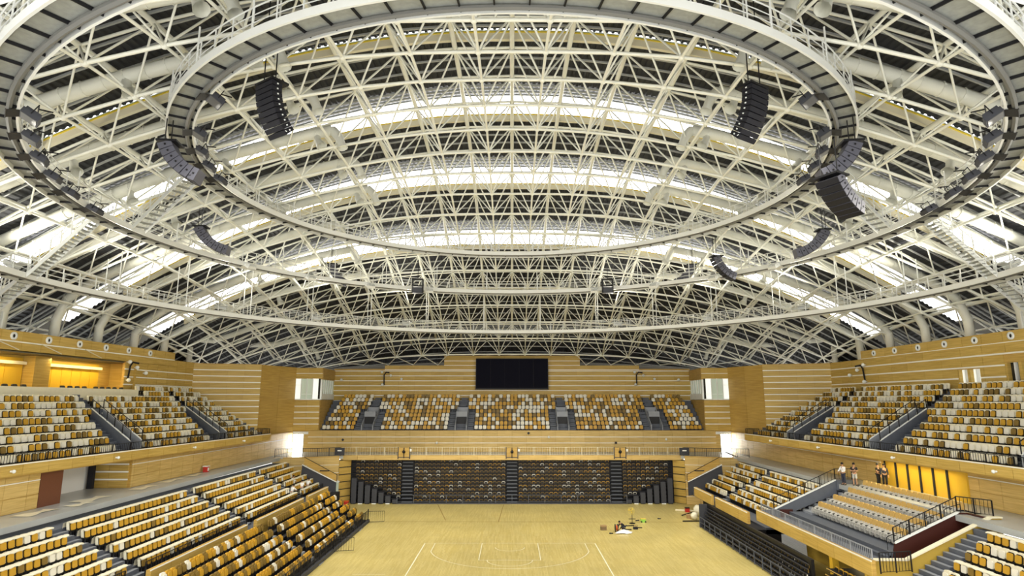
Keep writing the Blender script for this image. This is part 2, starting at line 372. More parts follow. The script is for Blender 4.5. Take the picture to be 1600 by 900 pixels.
# outer shell behind the walls, under the roof edge
x = M()
for sg in (-1,1):
    x.box(min(sg*49,sg*49.3),max(sg*49,sg*49.3),10,84,6,21)
    x.extr([(sg*49,84,6),(sg*38,98,6),(sg*38,98,21),(sg*49,84,21)], (sg*.2,.2,0))
x.box(-38,38,98,98.3,6,22)
struct('wall_outer', x, 'concrete_dark')
x = M()
for sg in (-1,1): x.box(min(sg*40.5,sg*43),max(sg*40.5,sg*43),14,82,16.2,16.9)
x.box(-33,33,93.4,95,16.2,16.8); struct('trim_1', x, 'olive')   # ring beam behind the parapets

# ------------------------------------------------------------------ round air nozzles along the side walls
def nozzle(X, Y, z, lab):
    t = thing('air_nozzle', lab, 'nozzle', (X,Y,z), group='round air nozzles along the side parapets')
    s = 1 if X < 0 else -1
    x = M(); n = 14; vs = []
    for (r_, dx) in ((.3,0),(.3,.12),(.17,.12),(.14,.02)):
        vs += [(X+s*(.05+dx), Y+r_*math.cos(2*PI*k/n), z+r_*math.sin(2*PI*k/n)) for k in range(n)]
    x.add(vs, [(j*n+k,j*n+(k+1)%n,(j+1)*n+(k+1)%n,(j+1)*n+k) for j in range(3) for k in range(n)])
    x.obj('ring', 'frame_white', t, True)
    y = M(); y.tube([(X+s*.06,Y,z),(X+s*.1,Y,z)], .16, 12); y.obj('core', 'black', t)
for k, px in enumerate((18,74,123,165,201,235)):
    nozzle(-XW, XW/((800-px)/F_PX)*1.0, 17.32, f'white ring air nozzle on left parapet, {ordn(k+1)} counted from the left frame edge')
for k, px in enumerate((1583,1525,1477,1435,1398,1365)):
    nozzle(XW, XW/((px-800)/F_PX)*1.0, 17.32, f'white ring air nozzle on right parapet, {ordn(k+1)} counted from the right frame edge')

# ------------------------------------------------------------------ lower concourse walls, doors
panel_wall('wall_left_concourse', (-30.6,24), (-29.3,84.2), CZ, 8.3, [(CZ+.03,6.55),(6.6,7.4),(7.48,8.2)], 34, 'wood_pale', [(7.41,7.47)], th=.2,
           holes=[(16.9,26.3,CZ,8.0)])
panel_wall('wall_right_concourse', (29.3,84.2), (31.0,24), CZ, 8.3, [(CZ+.03,6.55),(6.6,7.4),(7.48,8.2)], 34, 'wood_pale', [(7.41,7.47)], th=.2,
           holes=[(32.2,41.3,CZ,8.0)])
x = M(); x.box(-33.4,-33.2,43,51,CZ,8); x.box(-33.4,-30.35,50.4,50.5,CZ,8); x.box(-33.4,-30.5,43,43.1,CZ,8)
struct('wall_left_recess', x, 'white_wall')
rr, ss = bands(CZ, 8.0, .58)
panel_wall('wall_left_recess_return', (-33.2,50.2), (-30.2,50.2), CZ, 8.0, rr, 2, 'wood', ss, th=.15)
d3 = struct('door_3', M().box(-30.4,-30.2,40.9,43.1,7.85,7.98), 'brown_door'); M().box(-30.35,-30.25,41,43,CZ,7.85).obj('door_leaf', 'brown_door', d3)
d4 = struct('door_4', M().box(-33.15,-33.0,45.5,49.4,7.85,8.0), 'white_wall'); M().box(-33.1,-33.03,45.6,49.3,CZ,7.85).obj('door_leaf', 'white_wall', d4)
M().box(-33.03,-32.97,46.6,46.7,6.5,6.9).obj('door_handle', 'black', d4)
M().box(-33.0,-32.6,49.6,49.9,CZ,8.0).obj('door_post', 'black_soft', d4)
# golden folding doors on the right concourse
gd = struct('door_5', M().box(30.35,30.65,42.7,52.2,7.9,8.35), 'black_soft'); M().box(30.3,30.7,42.6,43.28,CZ,8.0).obj('jamb', 'gold', gd)
for k in range(6):
    a = lerp(52.0,43.2,k/6); b_ = lerp(52.0,43.2,(k+1)/6)
    M().box(30.5,30.6,b_+.07,a-.07,CZ,7.9).obj('door_leaf', 'gold', gd)
    M().box(30.4,30.65,a-.07,a+.07,CZ,7.9).obj('frame', 'black_soft', gd)
M().tube([(30.46,48.9,7.7),(30.42,48.9,7.7)], .17, 10).obj('round_sign', 'black_soft', gd)
ld = bpy.data.lights.new('door_lamp', 'AREA'); ld.shape = 'RECTANGLE'; ld.size = .25; ld.size_y = 8; ld.energy = 420; ld.color = (1,.85,.45)
lo = bpy.data.objects.new('door_lamp', ld); C.objects.link(lo); lo.location = (29.6,47.6,7.92); lo.rotation_euler = (0, math.radians(20), 0)

for k, (X, Y, w_, l_) in enumerate([(-29.0,39.3,.6,2.6),(-29.2,44.6,.7,2.8),(-28.5,42.4,.5,1.8),(-28.9,50.2,.6,2.4),(-29.1,54.6,.5,2.6),(-29.0,58.5,.5,2.2)]):  # pale sheets drawing the white reflection patches on the concourse floor
    x = M(); rnd = random.Random(k); vs = []
    for j in range(7):
        for i in range(5): vs.append((X+w_*(i-2)/2*(.7+.3*math.sin(j+1)), Y+l_*(j-3)/6, CZ+.012+rnd.uniform(0,.03)))
    x.add(vs, [(j*5+i,j*5+i+1,(j+1)*5+i+1,(j+1)*5+i) for j in range(6) for i in range(4)])
    tag(x.obj('reflection_sheet', 'film', None, True), f'pale plastic sheet drawing a white reflection on the left concourse floor, {ordn(k+1)} from the camera', 'sheet', 'reflective plastic sheets on the left concourse')
t = thing('extinguisher_box', 'small red and white extinguisher box on the left concourse by the wall', 'box', (-29.3,61,CZ)); M().box(-29.5,-29.1,60.8,61.2,CZ,CZ+.5).obj('body', 'red_bin', t); M().box(-29.55,-29.05,60.75,61.25,CZ+.5,CZ+.58).obj('lid', 'frame_white', t); M().box(-29.1,-29.06,60.9,61.1,CZ+.12,CZ+.4).obj('label_plate', 'frame_white', t)

# ------------------------------------------------------------------ seats: shapes
def shell(w_, h_, t, z0, y0, tilt, rtop=.1, rbot=.05):
    """rounded plate standing at y0 (front face), bottom z0, leaning back by tilt"""
    o = [(-w_/2+rbot,0),(w_/2-rbot,0),(w_/2,rbot),(w_/2,h_-rtop),(w_/2-.35*rtop,h_-.3*rtop),(w_/2-rtop,h_),(-w_/2+rtop,h_),(-w_/2+.35*rtop,h_-.3*rtop),(-w_/2,h_-rtop),(-w_/2,rbot)]
    n = len(o); return [(a, y0+b_*tilt, z0+b_) for a,b_ in o], [(a*.94, y0+t+b_*tilt, z0+b_*.98) for a,b_ in o], n
def shell_m(x, *a, **k):
    f_, bk, n = shell(*a, **k)
    x.add(f_+bk, [tuple(range(n)), tuple(range(2*n-1,n-1,-1))]+[((i+1)%n,i,n+i,n+(i+1)%n) for i in range(n)]); return x
SEATW = .5
def seat_parts():
    a = shell_m(M(), .47,.49,.11,.40,.0,.16); b_ = shell_m(M(), .39,.38,.06,.41,-.09,.13,.08)
    c_ = M(); c_.box(-.24,.24,-.02,.06,.3,.36); c_.box(-.19,-.14,0,.1,0,.45); c_.box(.14,.19,0,.1,0,.45)
    return a, b_, c_
SA, SB, SF = seat_parts()
COLS = ('seat_white','seat_ochre','seat_brown'); CN = {'seat_white':'white','seat_ochre':'ochre yellow','seat_brown':'brown'}
seat_me = {}
for k in COLS:
    seat_me[k,'b'] = SA.mesh('seat_back', k); seat_me[k,'p'] = SB.mesh('seat_pan', k)
    u = M(); u.merge(SA, Matrix.Identity(4)); u.merge(SB, Matrix.Identity(4)); n0 = len(u.f); u.merge(SF, Matrix.Identity(4)); u.mi = [0]*n0+[1]*(len(u.f)-n0)
    seat_me[k,'u'] = u.mesh('arena_chair', [k,'black']); seat_me[k,'M'] = u
SC_ = shell_m(M(), .5,.5,.17,.40,.0,.16); SG = shell_m(M(), .44,.44,.02,.385,-.01,.14,.09)
seat_me['shell'] = SC_.mesh('seat_back', 'film'); seat_me['gap'] = SG.mesh('seat_shadow_gap', 'black')  # black plate draws the shadow gap around the seat pan
for k in COLS:
    u = M(); mi = []
    for part, q in ((SC_,0),(SG,1),(SB,2),(SF,1)):
        if part is SG and k == 'seat_white': continue
        n0 = len(u.f); u.merge(part, Matrix.Identity(4)); mi += [q]*(len(u.f)-n0)
    u.mi = mi; seat_me[k,'u2'] = u.mesh('arena_seat', ['film','black',k]); seat_me[k,'M2'] = u
seat_me['f'] = SF.mesh('seat_bracket', 'black')
SECT = {}
def add_seat(sec, label_fn, pos, rot, col, vis=True):
    SECT.setdefault(sec, []).append((pos, rot, col, label_fn))
def pick(ws): return random.choices(COLS, ws)[0]

# ------------------------------------------------------------------ upper back tier
x = M()
for r in range(9):
    z = 8.2+.52*r; x.box(-26, 26, 84.3+.8*r, 84.3+.8*(r+1)+(.6 if r == 8 else 0), z-.6, z)
for c_ in (-19.5,-6.9,6.9,19.5):
    for k in range(18):
        for o in ((-1.25,),(1.25,)) if k < 10 else ((0,),):
            z = 8.2+.26*k; x.box(c_+o[0]-.45, c_+o[0]+.45, 84.3+.4*k, 85+.4*k, z-.02, z+.16)
struct('floor_tier_back', x, 'slate')
for i, c_ in enumerate((-19.5,-6.9,6.9,19.5)):
    t = thing('tier_entrance', f'grey walled stair entrance in the back upper tier, {ordn(i+1)} from the left', 'entrance', (c_,84.4,8.2), group='stair entrances of the back upper tier')
    for s_ in (-1,1):
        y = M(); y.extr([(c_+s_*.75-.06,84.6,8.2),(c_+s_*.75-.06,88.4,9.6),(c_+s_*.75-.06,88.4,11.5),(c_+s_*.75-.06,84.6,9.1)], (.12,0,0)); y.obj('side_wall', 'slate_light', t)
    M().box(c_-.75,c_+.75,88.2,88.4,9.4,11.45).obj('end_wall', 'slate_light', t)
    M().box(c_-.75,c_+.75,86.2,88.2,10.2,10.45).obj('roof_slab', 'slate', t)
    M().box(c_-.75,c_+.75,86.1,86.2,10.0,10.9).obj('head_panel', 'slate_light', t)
    M().box(c_-.7,c_+.7,84.6,88.2,8.36,8.4).obj('opening', 'black', t)
    M().box(c_-.7,c_+.7,86.0,86.05,8.4,10.2).obj('opening_back', 'black', t)
blocks = ['far left block','left centre block','middle block','right centre block','far right block']
for r in range(9):
    hw = 1.78 if r < 5 else .68
    e0 = lerp(-25.6,-24.6,r/8); e = [e0]+[q for c_ in (-19.5,-6.9,6.9,19.5) for q in (c_-hw,c_+hw)]+[-e0]
    for bi in range(5):
        a, b_ = e[2*bi], e[2*bi+1]; n = int((b_-a)/.54); st = (b_-a)/n
        for k in range(n):
            col = pick((.33,.5,.17))
            add_seat('back', lambda col=col,r=r,k=k,bi=bi: f'{CN[col]} seat, {ordn(k+1)} from left, {ordn(r+1)} row up, back tier {blocks[bi]}',
                     (a+(k+.5)*st, 84.3+.8*r+.55, 8.2+.52*r), 0, col)

# ------------------------------------------------------------------ railings
def railing(name, pts, lab, cat='railing', h=.95, posts=1.6, bal=.22, mt='black', group=None, bars=True, tr=.03, mids=()):
    """guard rail along a polyline of 3D foot points"""
    t = thing(name, lab, cat, pts[0], group=group)
    P = [Vector(p) for p in pts]; up = Vector((0,0,h))
    M().tube([p+up for p in P], tr, 5).obj('top_rail', mt, t)
    for mz in mids: M().tube([p+Vector((0,0,mz)) for p in P], tr*.7, 4).obj('mid_rail', mt, t)
    if bars: M().tube([p+Vector((0,0,.08)) for p in P], .018, 4).obj('bottom_rail', mt, t)
    pm = M().box(-.03,.03,-.03,.03,0,h).mesh('post', mt); bm = M(); nb = 0
    for a, b_ in zip(P, P[1:]):
        L = (b_-a).length; n = max(1, round(L/posts))
        for k in range(n+1): link('post', pm, t, tuple(a.lerp(b_,k/n)))
        if bars:
            n = int(L/bal)
            for k in range(1,n):
                q = a.lerp(b_,k/n); bm.box(q.x-.011,q.x+.011,q.y-.011,q.y+.011,q.z+.08,q.z+h); nb += 1
    if nb: tag(bm.obj('baluster', mt, t), kind='stuff')
    return t

def sheet(sg, X, z, Ya, Yb, lab, dp=.36, X2=None, mt='film'):
    """thin plastic film lying over the tops of a row of seats, sagging between them"""
    prof = [(-.05,.81),(-.05,.875),(dp*.17,.915),(dp*.6,.905),(dp,.82),(dp+.03,.5)]
    n = max(6, int((Yb-Ya)/.26)); x = M(); rnd = random.Random(int(X*100+Ya*7)); m_ = len(prof); vs = []
    for k in range(n+1):
        Y = lerp(Ya,Yb,k/n); sag = -.03*(k % 2)
        for (dx, dz) in prof: vs.append((sg*(lerp(X,X2 or X,k/n)+dx+rnd.uniform(-.012,.012)), Y, z+dz+sag+rnd.uniform(-.015,.015)))
    x.add(vs, [(k*m_+j,k*m_+j+1,(k+1)*m_+j+1,(k+1)*m_+j) for k in range(n) for j in range(m_-1)])
    o = x.obj('dust_sheet', mt, None, True)
    tag(o, lab, 'dust sheet', 'plastic sheets over seat rows')
# ------------------------------------------------------------------ upper side tiers
def side_tier(sg, side):
    off = 0 if sg < 0 else -1.0
    def XF(Y): return 30.0+off-(Y-37)*2.2/35
    def XR(r, Y): return lerp(XF(Y)-(-.5), 37.5, r/9)
    Y0, Y1 = 25., 72.5
    FZ = lambda r: 8.3+.52*r
    x = M()
    for r in range(10):
        dz = (37.5-29)/9/2
        def pt(rr, Y): return (sg*XR(rr,Y), Y)
        q = [pt(r-.5 if r else -.4,Y0), pt(r-.5 if r else -.4,Y1+r*.15), pt(r+.5,Y1+r*.15), pt(r+.5,Y0)]
        if sg < 0: q = q[::-1]
        x.prism(q[::-1], FZ(r)-(.3 if r == 0 else .6), FZ(r))
    struct(f'floor_tier_{side}_upper', x, 'slate')
    # fascia with panels and soffit
    A = (sg*XF(Y0), Y0); B = (sg*XF(Y1), Y1)
    if sg < 0: pw = ((A[0],A[1]), (B[0],B[1]))
    else: pw = ((B[0],B[1]), (A[0],A[1]))
    root = panel_wall(f'wall_{side}_fascia', pw[0], pw[1], 7.95, 8.66, [(7.97,8.58)], 24, 'wood', [(8.59,8.66)], th=.25)
    sb = [(sg*XF(Y0),Y0),(sg*XF(Y1),Y1),(sg*33,Y1),(sg*33,Y0)]
    struct(f'ceiling_{side}_soffit', M().prism(sb if sg < 0 else sb[::-1], 7.9, 8.0), 'wood_smooth')
    endw = [(sg*XF(Y1),Y1),(sg*XF(Y1),Y1+.2),(sg*38.4,Y1+2.2),(sg*38.4,Y1+2)]
    # aisles
    ais = [(35.6,.2),(49.3,.4),(62.2,.6)]
    st = M()
    names = ['nearest the camera','in the middle','nearest the corner']
    for i, (ya, sl) in enumerate(ais):
        for k in range(19):
            r = k/2; Yc = ya+sl*r
            for o in ((-1.15,1.15) if r < 5 else (0,)):
                xx = XR(r,Yc); z = 8.3+.26*k
                st.box(min(sg*(xx-.25),sg*(xx+.25)), max(sg*(xx-.25),sg*(xx+.25)), Yc+o-.45, Yc+o+.45, z-.1, z+.16); st.cur = 1; st.box(min(sg*(xx-.24),sg*(xx-.05)), max(sg*(xx-.24),sg*(xx-.05)), Yc+o-.43, Yc+o+.43, z+.16, z+.175); st.cur = 0
        t = thing('tier_entrance', f'slate walled stair entrance of the {side} upper tier, {names[i]}', 'entrance', (sg*XR(0,ya),ya,8.3), group=f'stair entrances of the {side} upper tier')
        for s_ in (-1,1):
            y0_, y1_ = ya+s_*.68, ya+s_*.68+sl*5
            p = [(sg*XR(-.4,y0_),y0_,8.3),(sg*XR(5,y1_),y1_,10.6),(sg*XR(5,y1_),y1_,11.75),(sg*XR(-.4,y0_),y0_,9.35)]
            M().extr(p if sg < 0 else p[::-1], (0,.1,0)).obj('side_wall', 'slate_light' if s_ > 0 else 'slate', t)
            M().extr([(sg*XR(-.4,y0_),y0_-.02,9.35),(sg*XR(5,y1_),y1_-.02,11.75),(sg*XR(5,y1_),y1_-.02,11.81),(sg*XR(-.4,y0_),y0_-.02,9.41)], (0,.14,0)).obj('coping', 'frame_white', t)
            M().tube([(sg*XR(-.4,y0_),y0_+.05,10.1),(sg*XR(5,y1_),y1_+.05,12.5),(sg*XR(5,y1_)-0*sg,y1_+.05,11.8)], .03, 5).obj('handrail', 'black', t)
            for q in range(6):
                yy = lerp(y0_,y1_,q/5); xx = sg*lerp(XR(-.4,y0_),XR(5,y1_),q/5); zz = lerp(9.38,11.78,q/5); M().box(xx-.025,xx+.025,yy+.03,yy+.08,zz,zz+.75).obj('post', 'black', t)
        M().extr([(sg*XR(5,ya+sl*5),ya-.68+sl*5,10.2),(sg*XR(5,ya+sl*5),ya+.68+sl*5,10.2),(sg*XR(5,ya+sl*5),ya+.68+sl*5,11.75),(sg*XR(5,ya+sl*5),ya-.68+sl*5,11.75)], (sg*.1,0,0)).obj('end_wall', 'slate', t)
        M().extr([(sg*XR(-.3,ya),ya-.62,8.4),(sg*XR(5,ya+sl*5),ya-.62+sl*5,8.45),(sg*XR(5,ya+sl*5),ya+.62+sl*5,8.45),(sg*XR(-.3,ya),ya+.62,8.4)], (0,0,.02)).obj('opening', 'black', t)
    struct(f'trim_steps_{side}_upper', st, ['slate','slate_light'])
    bnames = ['front block','near block','middle block','corner block']
    for r in range(10):
        edges = [Y0]
        for (ya, sl) in ais:
            hw = 1.65 if r < 5 else .62
            edges += [ya+sl*r-hw, ya+sl*r+hw]
        edges.append(lerp(70.3,73.3,r/9))
        for bi in range(4):
            a, b_ = edges[2*bi], edges[2*bi+1]
            n = int((b_-a)/.52)
            if n < 1: continue
            s_ = (b_-a)/n
            for k in range(n):
                Y = a+(k+.5)*s_
                if Y < 27: continue
                if sg < 0 and r >= 8 and Y < 62: continue
                col = pick((.33,.5,.17))
                add_seat(side+' upper', lambda col=col,r=r,k=k,n=n,bi=bi: f'{CN[col]} seat, {ordn(n-k)} from far end, {ordn(r+1)} row up, {side} upper tier {bnames[bi]}',
                         (sg*XR(r,Y), Y, FZ(r)), -sg*PI/2, col)
    railing('tier_railing', [(sg*(XF(27)+.12),27,8.6),(sg*(XF(Y1)+.12),Y1,8.6),(sg*(XF(Y1)+1.6),Y1,8.6)], f'black barred railing along the front edge of the {side} upper tier', h=.62, bal=.2, posts=2, tr=.025)
side_tier(-1, 'left'); side_tier(1, 'right')

# ------------------------------------------------------------------ lower fixed tiers
FXR = lambda i: 26.05-.74*i
FZR = lambda i: 4.48-.465*i
def lower_tier(sg, side, Ya, Yb, aisles, weights):
    x = M()
    for i in range(6):
        a, b_ = sg*(FXR(i)+.38), sg*(FXR(i)-.36-(1.2 if i == 5 else 0))
        x.box(min(a,b_), max(a,b_), Ya, Yb, FZR(i)-.5, FZR(i))
    a, b_ = sg*28.6, sg*26.43; x.box(min(a,b_), max(a,b_), Ya, Yb+1.6, 4.5, 5.05)
    struct(f'floor_tier_{side}_lower', x, 'slate')
    st = M()
    for (ya, sl) in aisles:
        for k in range(13):
            r = k/2-.5; xx = FXR(r)-.2; z = FZR(r); Yc = ya+sl*max(r,0)
            st.box(min(sg*(xx-.22),sg*(xx+.22)), max(sg*(xx-.22),sg*(xx+.22)), Yc-.62, Yc+.62, z-.08, z+.17); st.cur = 1; st.box(min(sg*(xx-.2),sg*(xx-.0)), max(sg*(xx-.2),sg*(xx-.0)), Yc-.6, Yc+.6, z+.17, z+.185); st.cur = 0
    struct(f'trim_steps_{side}_lower', st, ['slate','slate_light'])
    names = {-1:['front block','near block','middle block','corner block'], 1:['box side block','corner block']}[sg]
    for i in range(6):
        e = [Ya]
        for (ya, sl) in aisles: e += [ya+sl*i-.7, ya+sl*i+.7]
        e.append(Yb-.3+.12*i if sg < 0 else Yb-.3+.1*i)
        if sg > 0: e[0] = Ya+.4
        for bi in range(len(e)//2):
            a, b_ = e[2*bi], e[2*bi+1]; n = int((b_-a)/.52)
            if n < 1: continue
            s_ = (b_-a)/n
            for k in range(n):
                col = pick(weights); Y = a+(k+.5)*s_
                add_seat(side+' lower', lambda col=col,i=i,k=k,n=n,bi=bi: f'{CN[col]} seat, {ordn(n-k)} from far end, {ordn(i+1)} row down, {side} lower tier {names[bi]}',
                         (sg*FXR(i), Y, FZR(i)), -sg*PI/2, col)
            if sg < 0 or (i in (1,) ) or (bi == 0 and i in (0,3)) or (i in (3,) and bi == 1):
                sheet(sg, FXR(i), FZR(i), a-.05, b_+.05, f'pale plastic dust sheet over the {ordn(i+1)} row down, {side} lower tier {names[bi]}')
lower_tier(-1, 'left', 24, 73.9, [(37.4,.25),(52.0,.35),(65.4,.4)], (.14,.74,.12))
lower_tier(1, 'right', 53.0, 73.6, [(65.0,.3)], (.2,.66,.14))
# parapets with timber faces
def parapet(sg, segs, side, face_in):
    for k, (a, b_) in enumerate(segs):
        xx = sg*20.0
        A, B = ((xx+.0,a),(xx+.0,b_))
        if sg < 0: panel_wall(f'wall_{side}_parapet' + ('' if k == 0 else f'.{k:03d}'), A, B, 1.9, 3.2, [(1.95,3.14)], max(1,int((b_-a)/2)), 'wood', [(3.14,3.2)], th=.22)
        else: panel_wall(f'wall_{side}_parapet' + ('' if k == 0 else f'.{k:03d}'), (19.7,b_), (19.7,a), 2.25, 3.2, [(2.28,3.12)], max(1,int((b_-a)/2)), 'wood', [(3.13,3.2)], th=.22)
parapet(-1, [(24,33.8),(36.2,48.9),(50.6,61.6),(63.0,69.6)], 'left', 1)
parapet(1, [(54.0,62.2),(63.4,69.2)], 'right', 1)
x = M(); x.box(-22.8,-19.9,24,69.8,-.0,1.95); x.box(-22.2,-20,69.6,74.5,0,2.0); struct('wall_left_stand_base', x, 'black_soft')
for k, (a, b_) in enumerate([(24,36.6),(38.6,52.6),(54.8,66.0),(68,73)]):
    railing('tier_railing', [(-21.6,a,2.16),(-21.6,b_,2.16)], f'black barred railing before the lowest fixed row on the left, {ordn(k+1)} length from the camera', h=.9, bal=.16, posts=1.8)
# dark sloping end wall with timber rail at the far end of the lower tiers
for sg, side in ((-1,'left'),(1,'right')):
    t = thing('end_ramp', f'dark sloping end wall with timber rail closing the {side} lower tier at the pier', 'end wall', (sg*21,74.2,2.0))
    M().extr([(sg*24.6,74.0,2.0),(sg*20.4,74.0,1.6),(sg*20.4,74.0,3.1),(sg*24.4,74.0,5.0)], (0,.2,0)).obj('ramp_wall', 'charcoal', t)
    M().extr([(sg*20.4,73.9,3.1),(sg*24.4,73.9,5.0),(sg*24.4,73.9,5.08),(sg*20.4,73.9,3.18)], (0,.3,0)).obj('coping', 'frame_white', t)
    M().extr([(sg*20.3,74.05,3.15),(sg*24.2,74.05,5.1),(sg*24.2,74.05,5.85),(sg*20.3,74.05,3.9)], (0,.05,0)).obj('rail_panel', 'wood_smooth', t)
    M().tube([(sg*20.3,74.05,3.92),(sg*24.2,74.05,5.88)], .035, 5).obj('handrail', 'black', t); M().tube([(sg*20.3,74.05,3.2),(sg*20.3,74.05,4.0)], .04, 5).obj('post', 'black', t)
    M().tube([(sg*21.2,74.1,4.35),(sg*22.2,73.6,4.4)], .06, 5).obj('bracket', 'black', t)

# ------------------------------------------------------------------ pulled out telescopic stand, left
TX = lambda j: 18.95-.72*j
TZ = lambda j: 2.3-.41*j
TY1 = 67.0
ts = thing('telescopic_stand', 'pulled out telescopic stand of dark decks on the left of the floor', 'stand', (-17,46,0))
for j in range(6):
    a, b_ = -(TX(j)+.33), -(TX(j)-.4)-(.2 if j == 5 else 0)
    M().box(a, b_, 24, TY1, TZ(j)-.1, TZ(j)).obj('deck', 'black_soft', ts)
    M().box(b_-.06, b_, 24, TY1, TZ(j)-.41 if j < 5 else 0, TZ(j)-.1).obj('riser', 'black', ts)
    M().box(a, b_, TY1-.1, TY1, 0, TZ(j)-.1).obj('end_panel', 'charcoal', ts)
tel_ais = [34.9, 49.9, 62.5]
for j in range(6):
    for ya in tel_ais:
        Yc = ya+.12*j; xx = -(TX(j)-.36); M().box(xx-.02,xx+.3,Yc-.5,Yc+.5,TZ(j)-.41,TZ(j)-.2).obj('aisle_step', 'slate_light', ts)
tn = ['front block','near block','far block','end block']
for j in range(6):
    e = [24]
    for ya in tel_ais: e += [ya+.12*j-.6, ya+.12*j+.6]
    e.append(66.6)
    for bi in range(4):
        a, b_ = e[2*bi], e[2*bi+1]; n = int((b_-a)/.5); s_ = (b_-a)/n
        for k in range(n):
            col = pick((.1,.42,.48)); Y = a+(k+.5)*s_
            add_seat('left telescopic', lambda col=col,j=j,k=k,n=n,bi=bi: f'{CN[col]} seat, {ordn(n-k)} from far end, {ordn(j+1)} row down, telescopic stand {tn[bi]}',
                     (-TX(j), Y, TZ(j)), PI/2, col)
railing('stand_railing', [(-14.9,24,.25),(-14.9,66.9,.25)], 'black railing along the foot of the pulled out left stand', h=.95, bal=.22, posts=1.5, bars=True)
M().box(-15,-14.75,24,TY1,0,.28).obj('front_kerb', 'charcoal', ts)
for k, (ya,) in enumerate([(66.4,),(54.0,)]):
    g = thing('gate', ['open black barred gate at the far corner of the left stand','open black barred gate swung onto the floor midway along the left stand'][k], 'gate', (-14.8,ya,0))
    y = M(); q = [(-14.8,ya,.12),(-13.2,ya+.3,.12),(-13.2,ya+.3,1.15),(-14.8,ya,1.15),(-14.8,ya,.12)]
    y.tube(q, .03, 5); y.obj('gate_frame', 'black', g); y = M()
    for s_ in range(1,8): y.tube([(lerp(-14.8,-13.2,s_/8),ya+.3*s_/8,.12),(lerp(-14.8,-13.2,s_/8),ya+.3*s_/8,1.15)], .012, 4)
    tag(y.obj('baluster', 'black', g), kind='stuff'); M().tube([(-14.8,ya,0),(-14.8,ya,1.4)], .05, 6).obj('post', 'black', g)

# ------------------------------------------------------------------ folded telescopic bank at the back
fb = thing('telescopic_bank', 'black folded telescopic seating bank filling the back wall recess', 'stand', (0,79,0))
M().box(-20.6,20.6,79.6,79.9,0,5.4).obj('backing', 'black', fb)
P12 = 5.1/12
for r in range(12):
    z = .04+P12*r
    M().box(-19.9,19.9,78.85+.02*r,79.6,z,z+.09).obj('deck', 'black_soft', fb)
    for c_ in (-12.9,0,12.9):
        M().box(c_-1.15/2*1.1,c_+1.15/2*1.1,78.7+.02*r,79.2,z+.06,z+.16).obj('aisle_step', 'slate', fb)
fs = M(); shell_m(fs, .44,.27,.06,.1,0,.05,.1,.04); n0 = len(fs.f); shell_m(fs, .36,.19,.05,.115,-.05,0,.05,.02); fs.mi = [0]*n0+[1]*(len(fs.f)-n0)
fme = {k: fs.mesh('folded_seat', [k,'black']) for k in COLS}
FS = []
for r in range(12):
    for (a, b_) in ((-19.4,-13.7),(-12.1,-.8),(.8,12.1),(13.7,19.4)):
        n = int((b_-a)/.535)
        for k in range(n):
            X = a+(k+.5)*(b_-a)/n
            if abs(X) > 19.4-(r and 0)-max(0,(6.2-r))*1.0 and r < 6.2: continue
            FS.append((X, 78.95+.02*r, .04+P12*r+.02, random.choices(COLS,(.17,.22,.61))[0]))
FS.sort(key=lambda q: (q[0]**2+q[1]**2+(q[2]-CAM_H)**2))
fx = M()
for k, (X,Y,z,col) in enumerate(FS):
    if k < 300: link('folded_seat', fme[col], fb, (X,Y,z))
    else: fx.merge(fs, Matrix.Translation((X,Y,z)), [COLS.index(col), 3])
tag(fx.obj('folded_seat', list(COLS)+['black'], fb), kind='stuff')
for sg in (-1,1):
    for k in range(7):
        X = sg*(19.35-k*.84); h_ = 3.0-.42*k
        M().box(X-.3,X+.3,78.3,78.8,.08,h_).obj('side_cover', 'charcoal', fb)
        M().box(X-.25,X+.25,78.2,78.7,.0,.08).obj('caster', 'frame_white' if k % 2 else 'black', fb)
railing('bank_railing', [(-14,78.2,0),(14,78.2,0)], 'dark railing standing before the folded back bank', h=1.05, posts=2.0, bars=False, mt='slate', mids=(.12,.3))
M().box(-14,14,78.15,78.5,0,.12).obj('kick_plate', 'charcoal', fb)

# fence on the back concourse edge, with speaker gates
for k, (a, b_) in enumerate([(-21,-14.1),(-12.6,-.75),(.75,12.6),(14.1,21)]):
    railing('concourse_fence', [(a,78.55,5.7),(b_,78.55,5.7)], f'thin wire fence on the back concourse edge, {ordn(k+1)} length from the left', 'fence', h=.98, bal=.3, posts=1.9, mt='steel_cream', tr=.025)
for sg, side in ((-1,'left'),(1,'right')):
    railing('concourse_fence', [(sg*21.1,78.0,5.7),(sg*23.6,77.0,5.7),(sg*27.0,76.1,5.7),(sg*28.4,76,5.7)], f'wire fence over the {side} pier beside the bright doorway', 'fence', h=.98, bal=.2, posts=1.7, mt='charcoal', tr=.03)
    t = thing('sign_board', f'dark board on the fence corner over the {side} pier', 'board', (sg*21.2,78.0,5.7))
    M().box(sg*21.2-.6,sg*21.2+.6,77.9,78.0,5.75,6.65).obj('board', 'charcoal', t); M().box(sg*21.2-.25,sg*21.2+.25,77.88,77.9,6.25,6.4).obj('plate', 'frame_white', t)
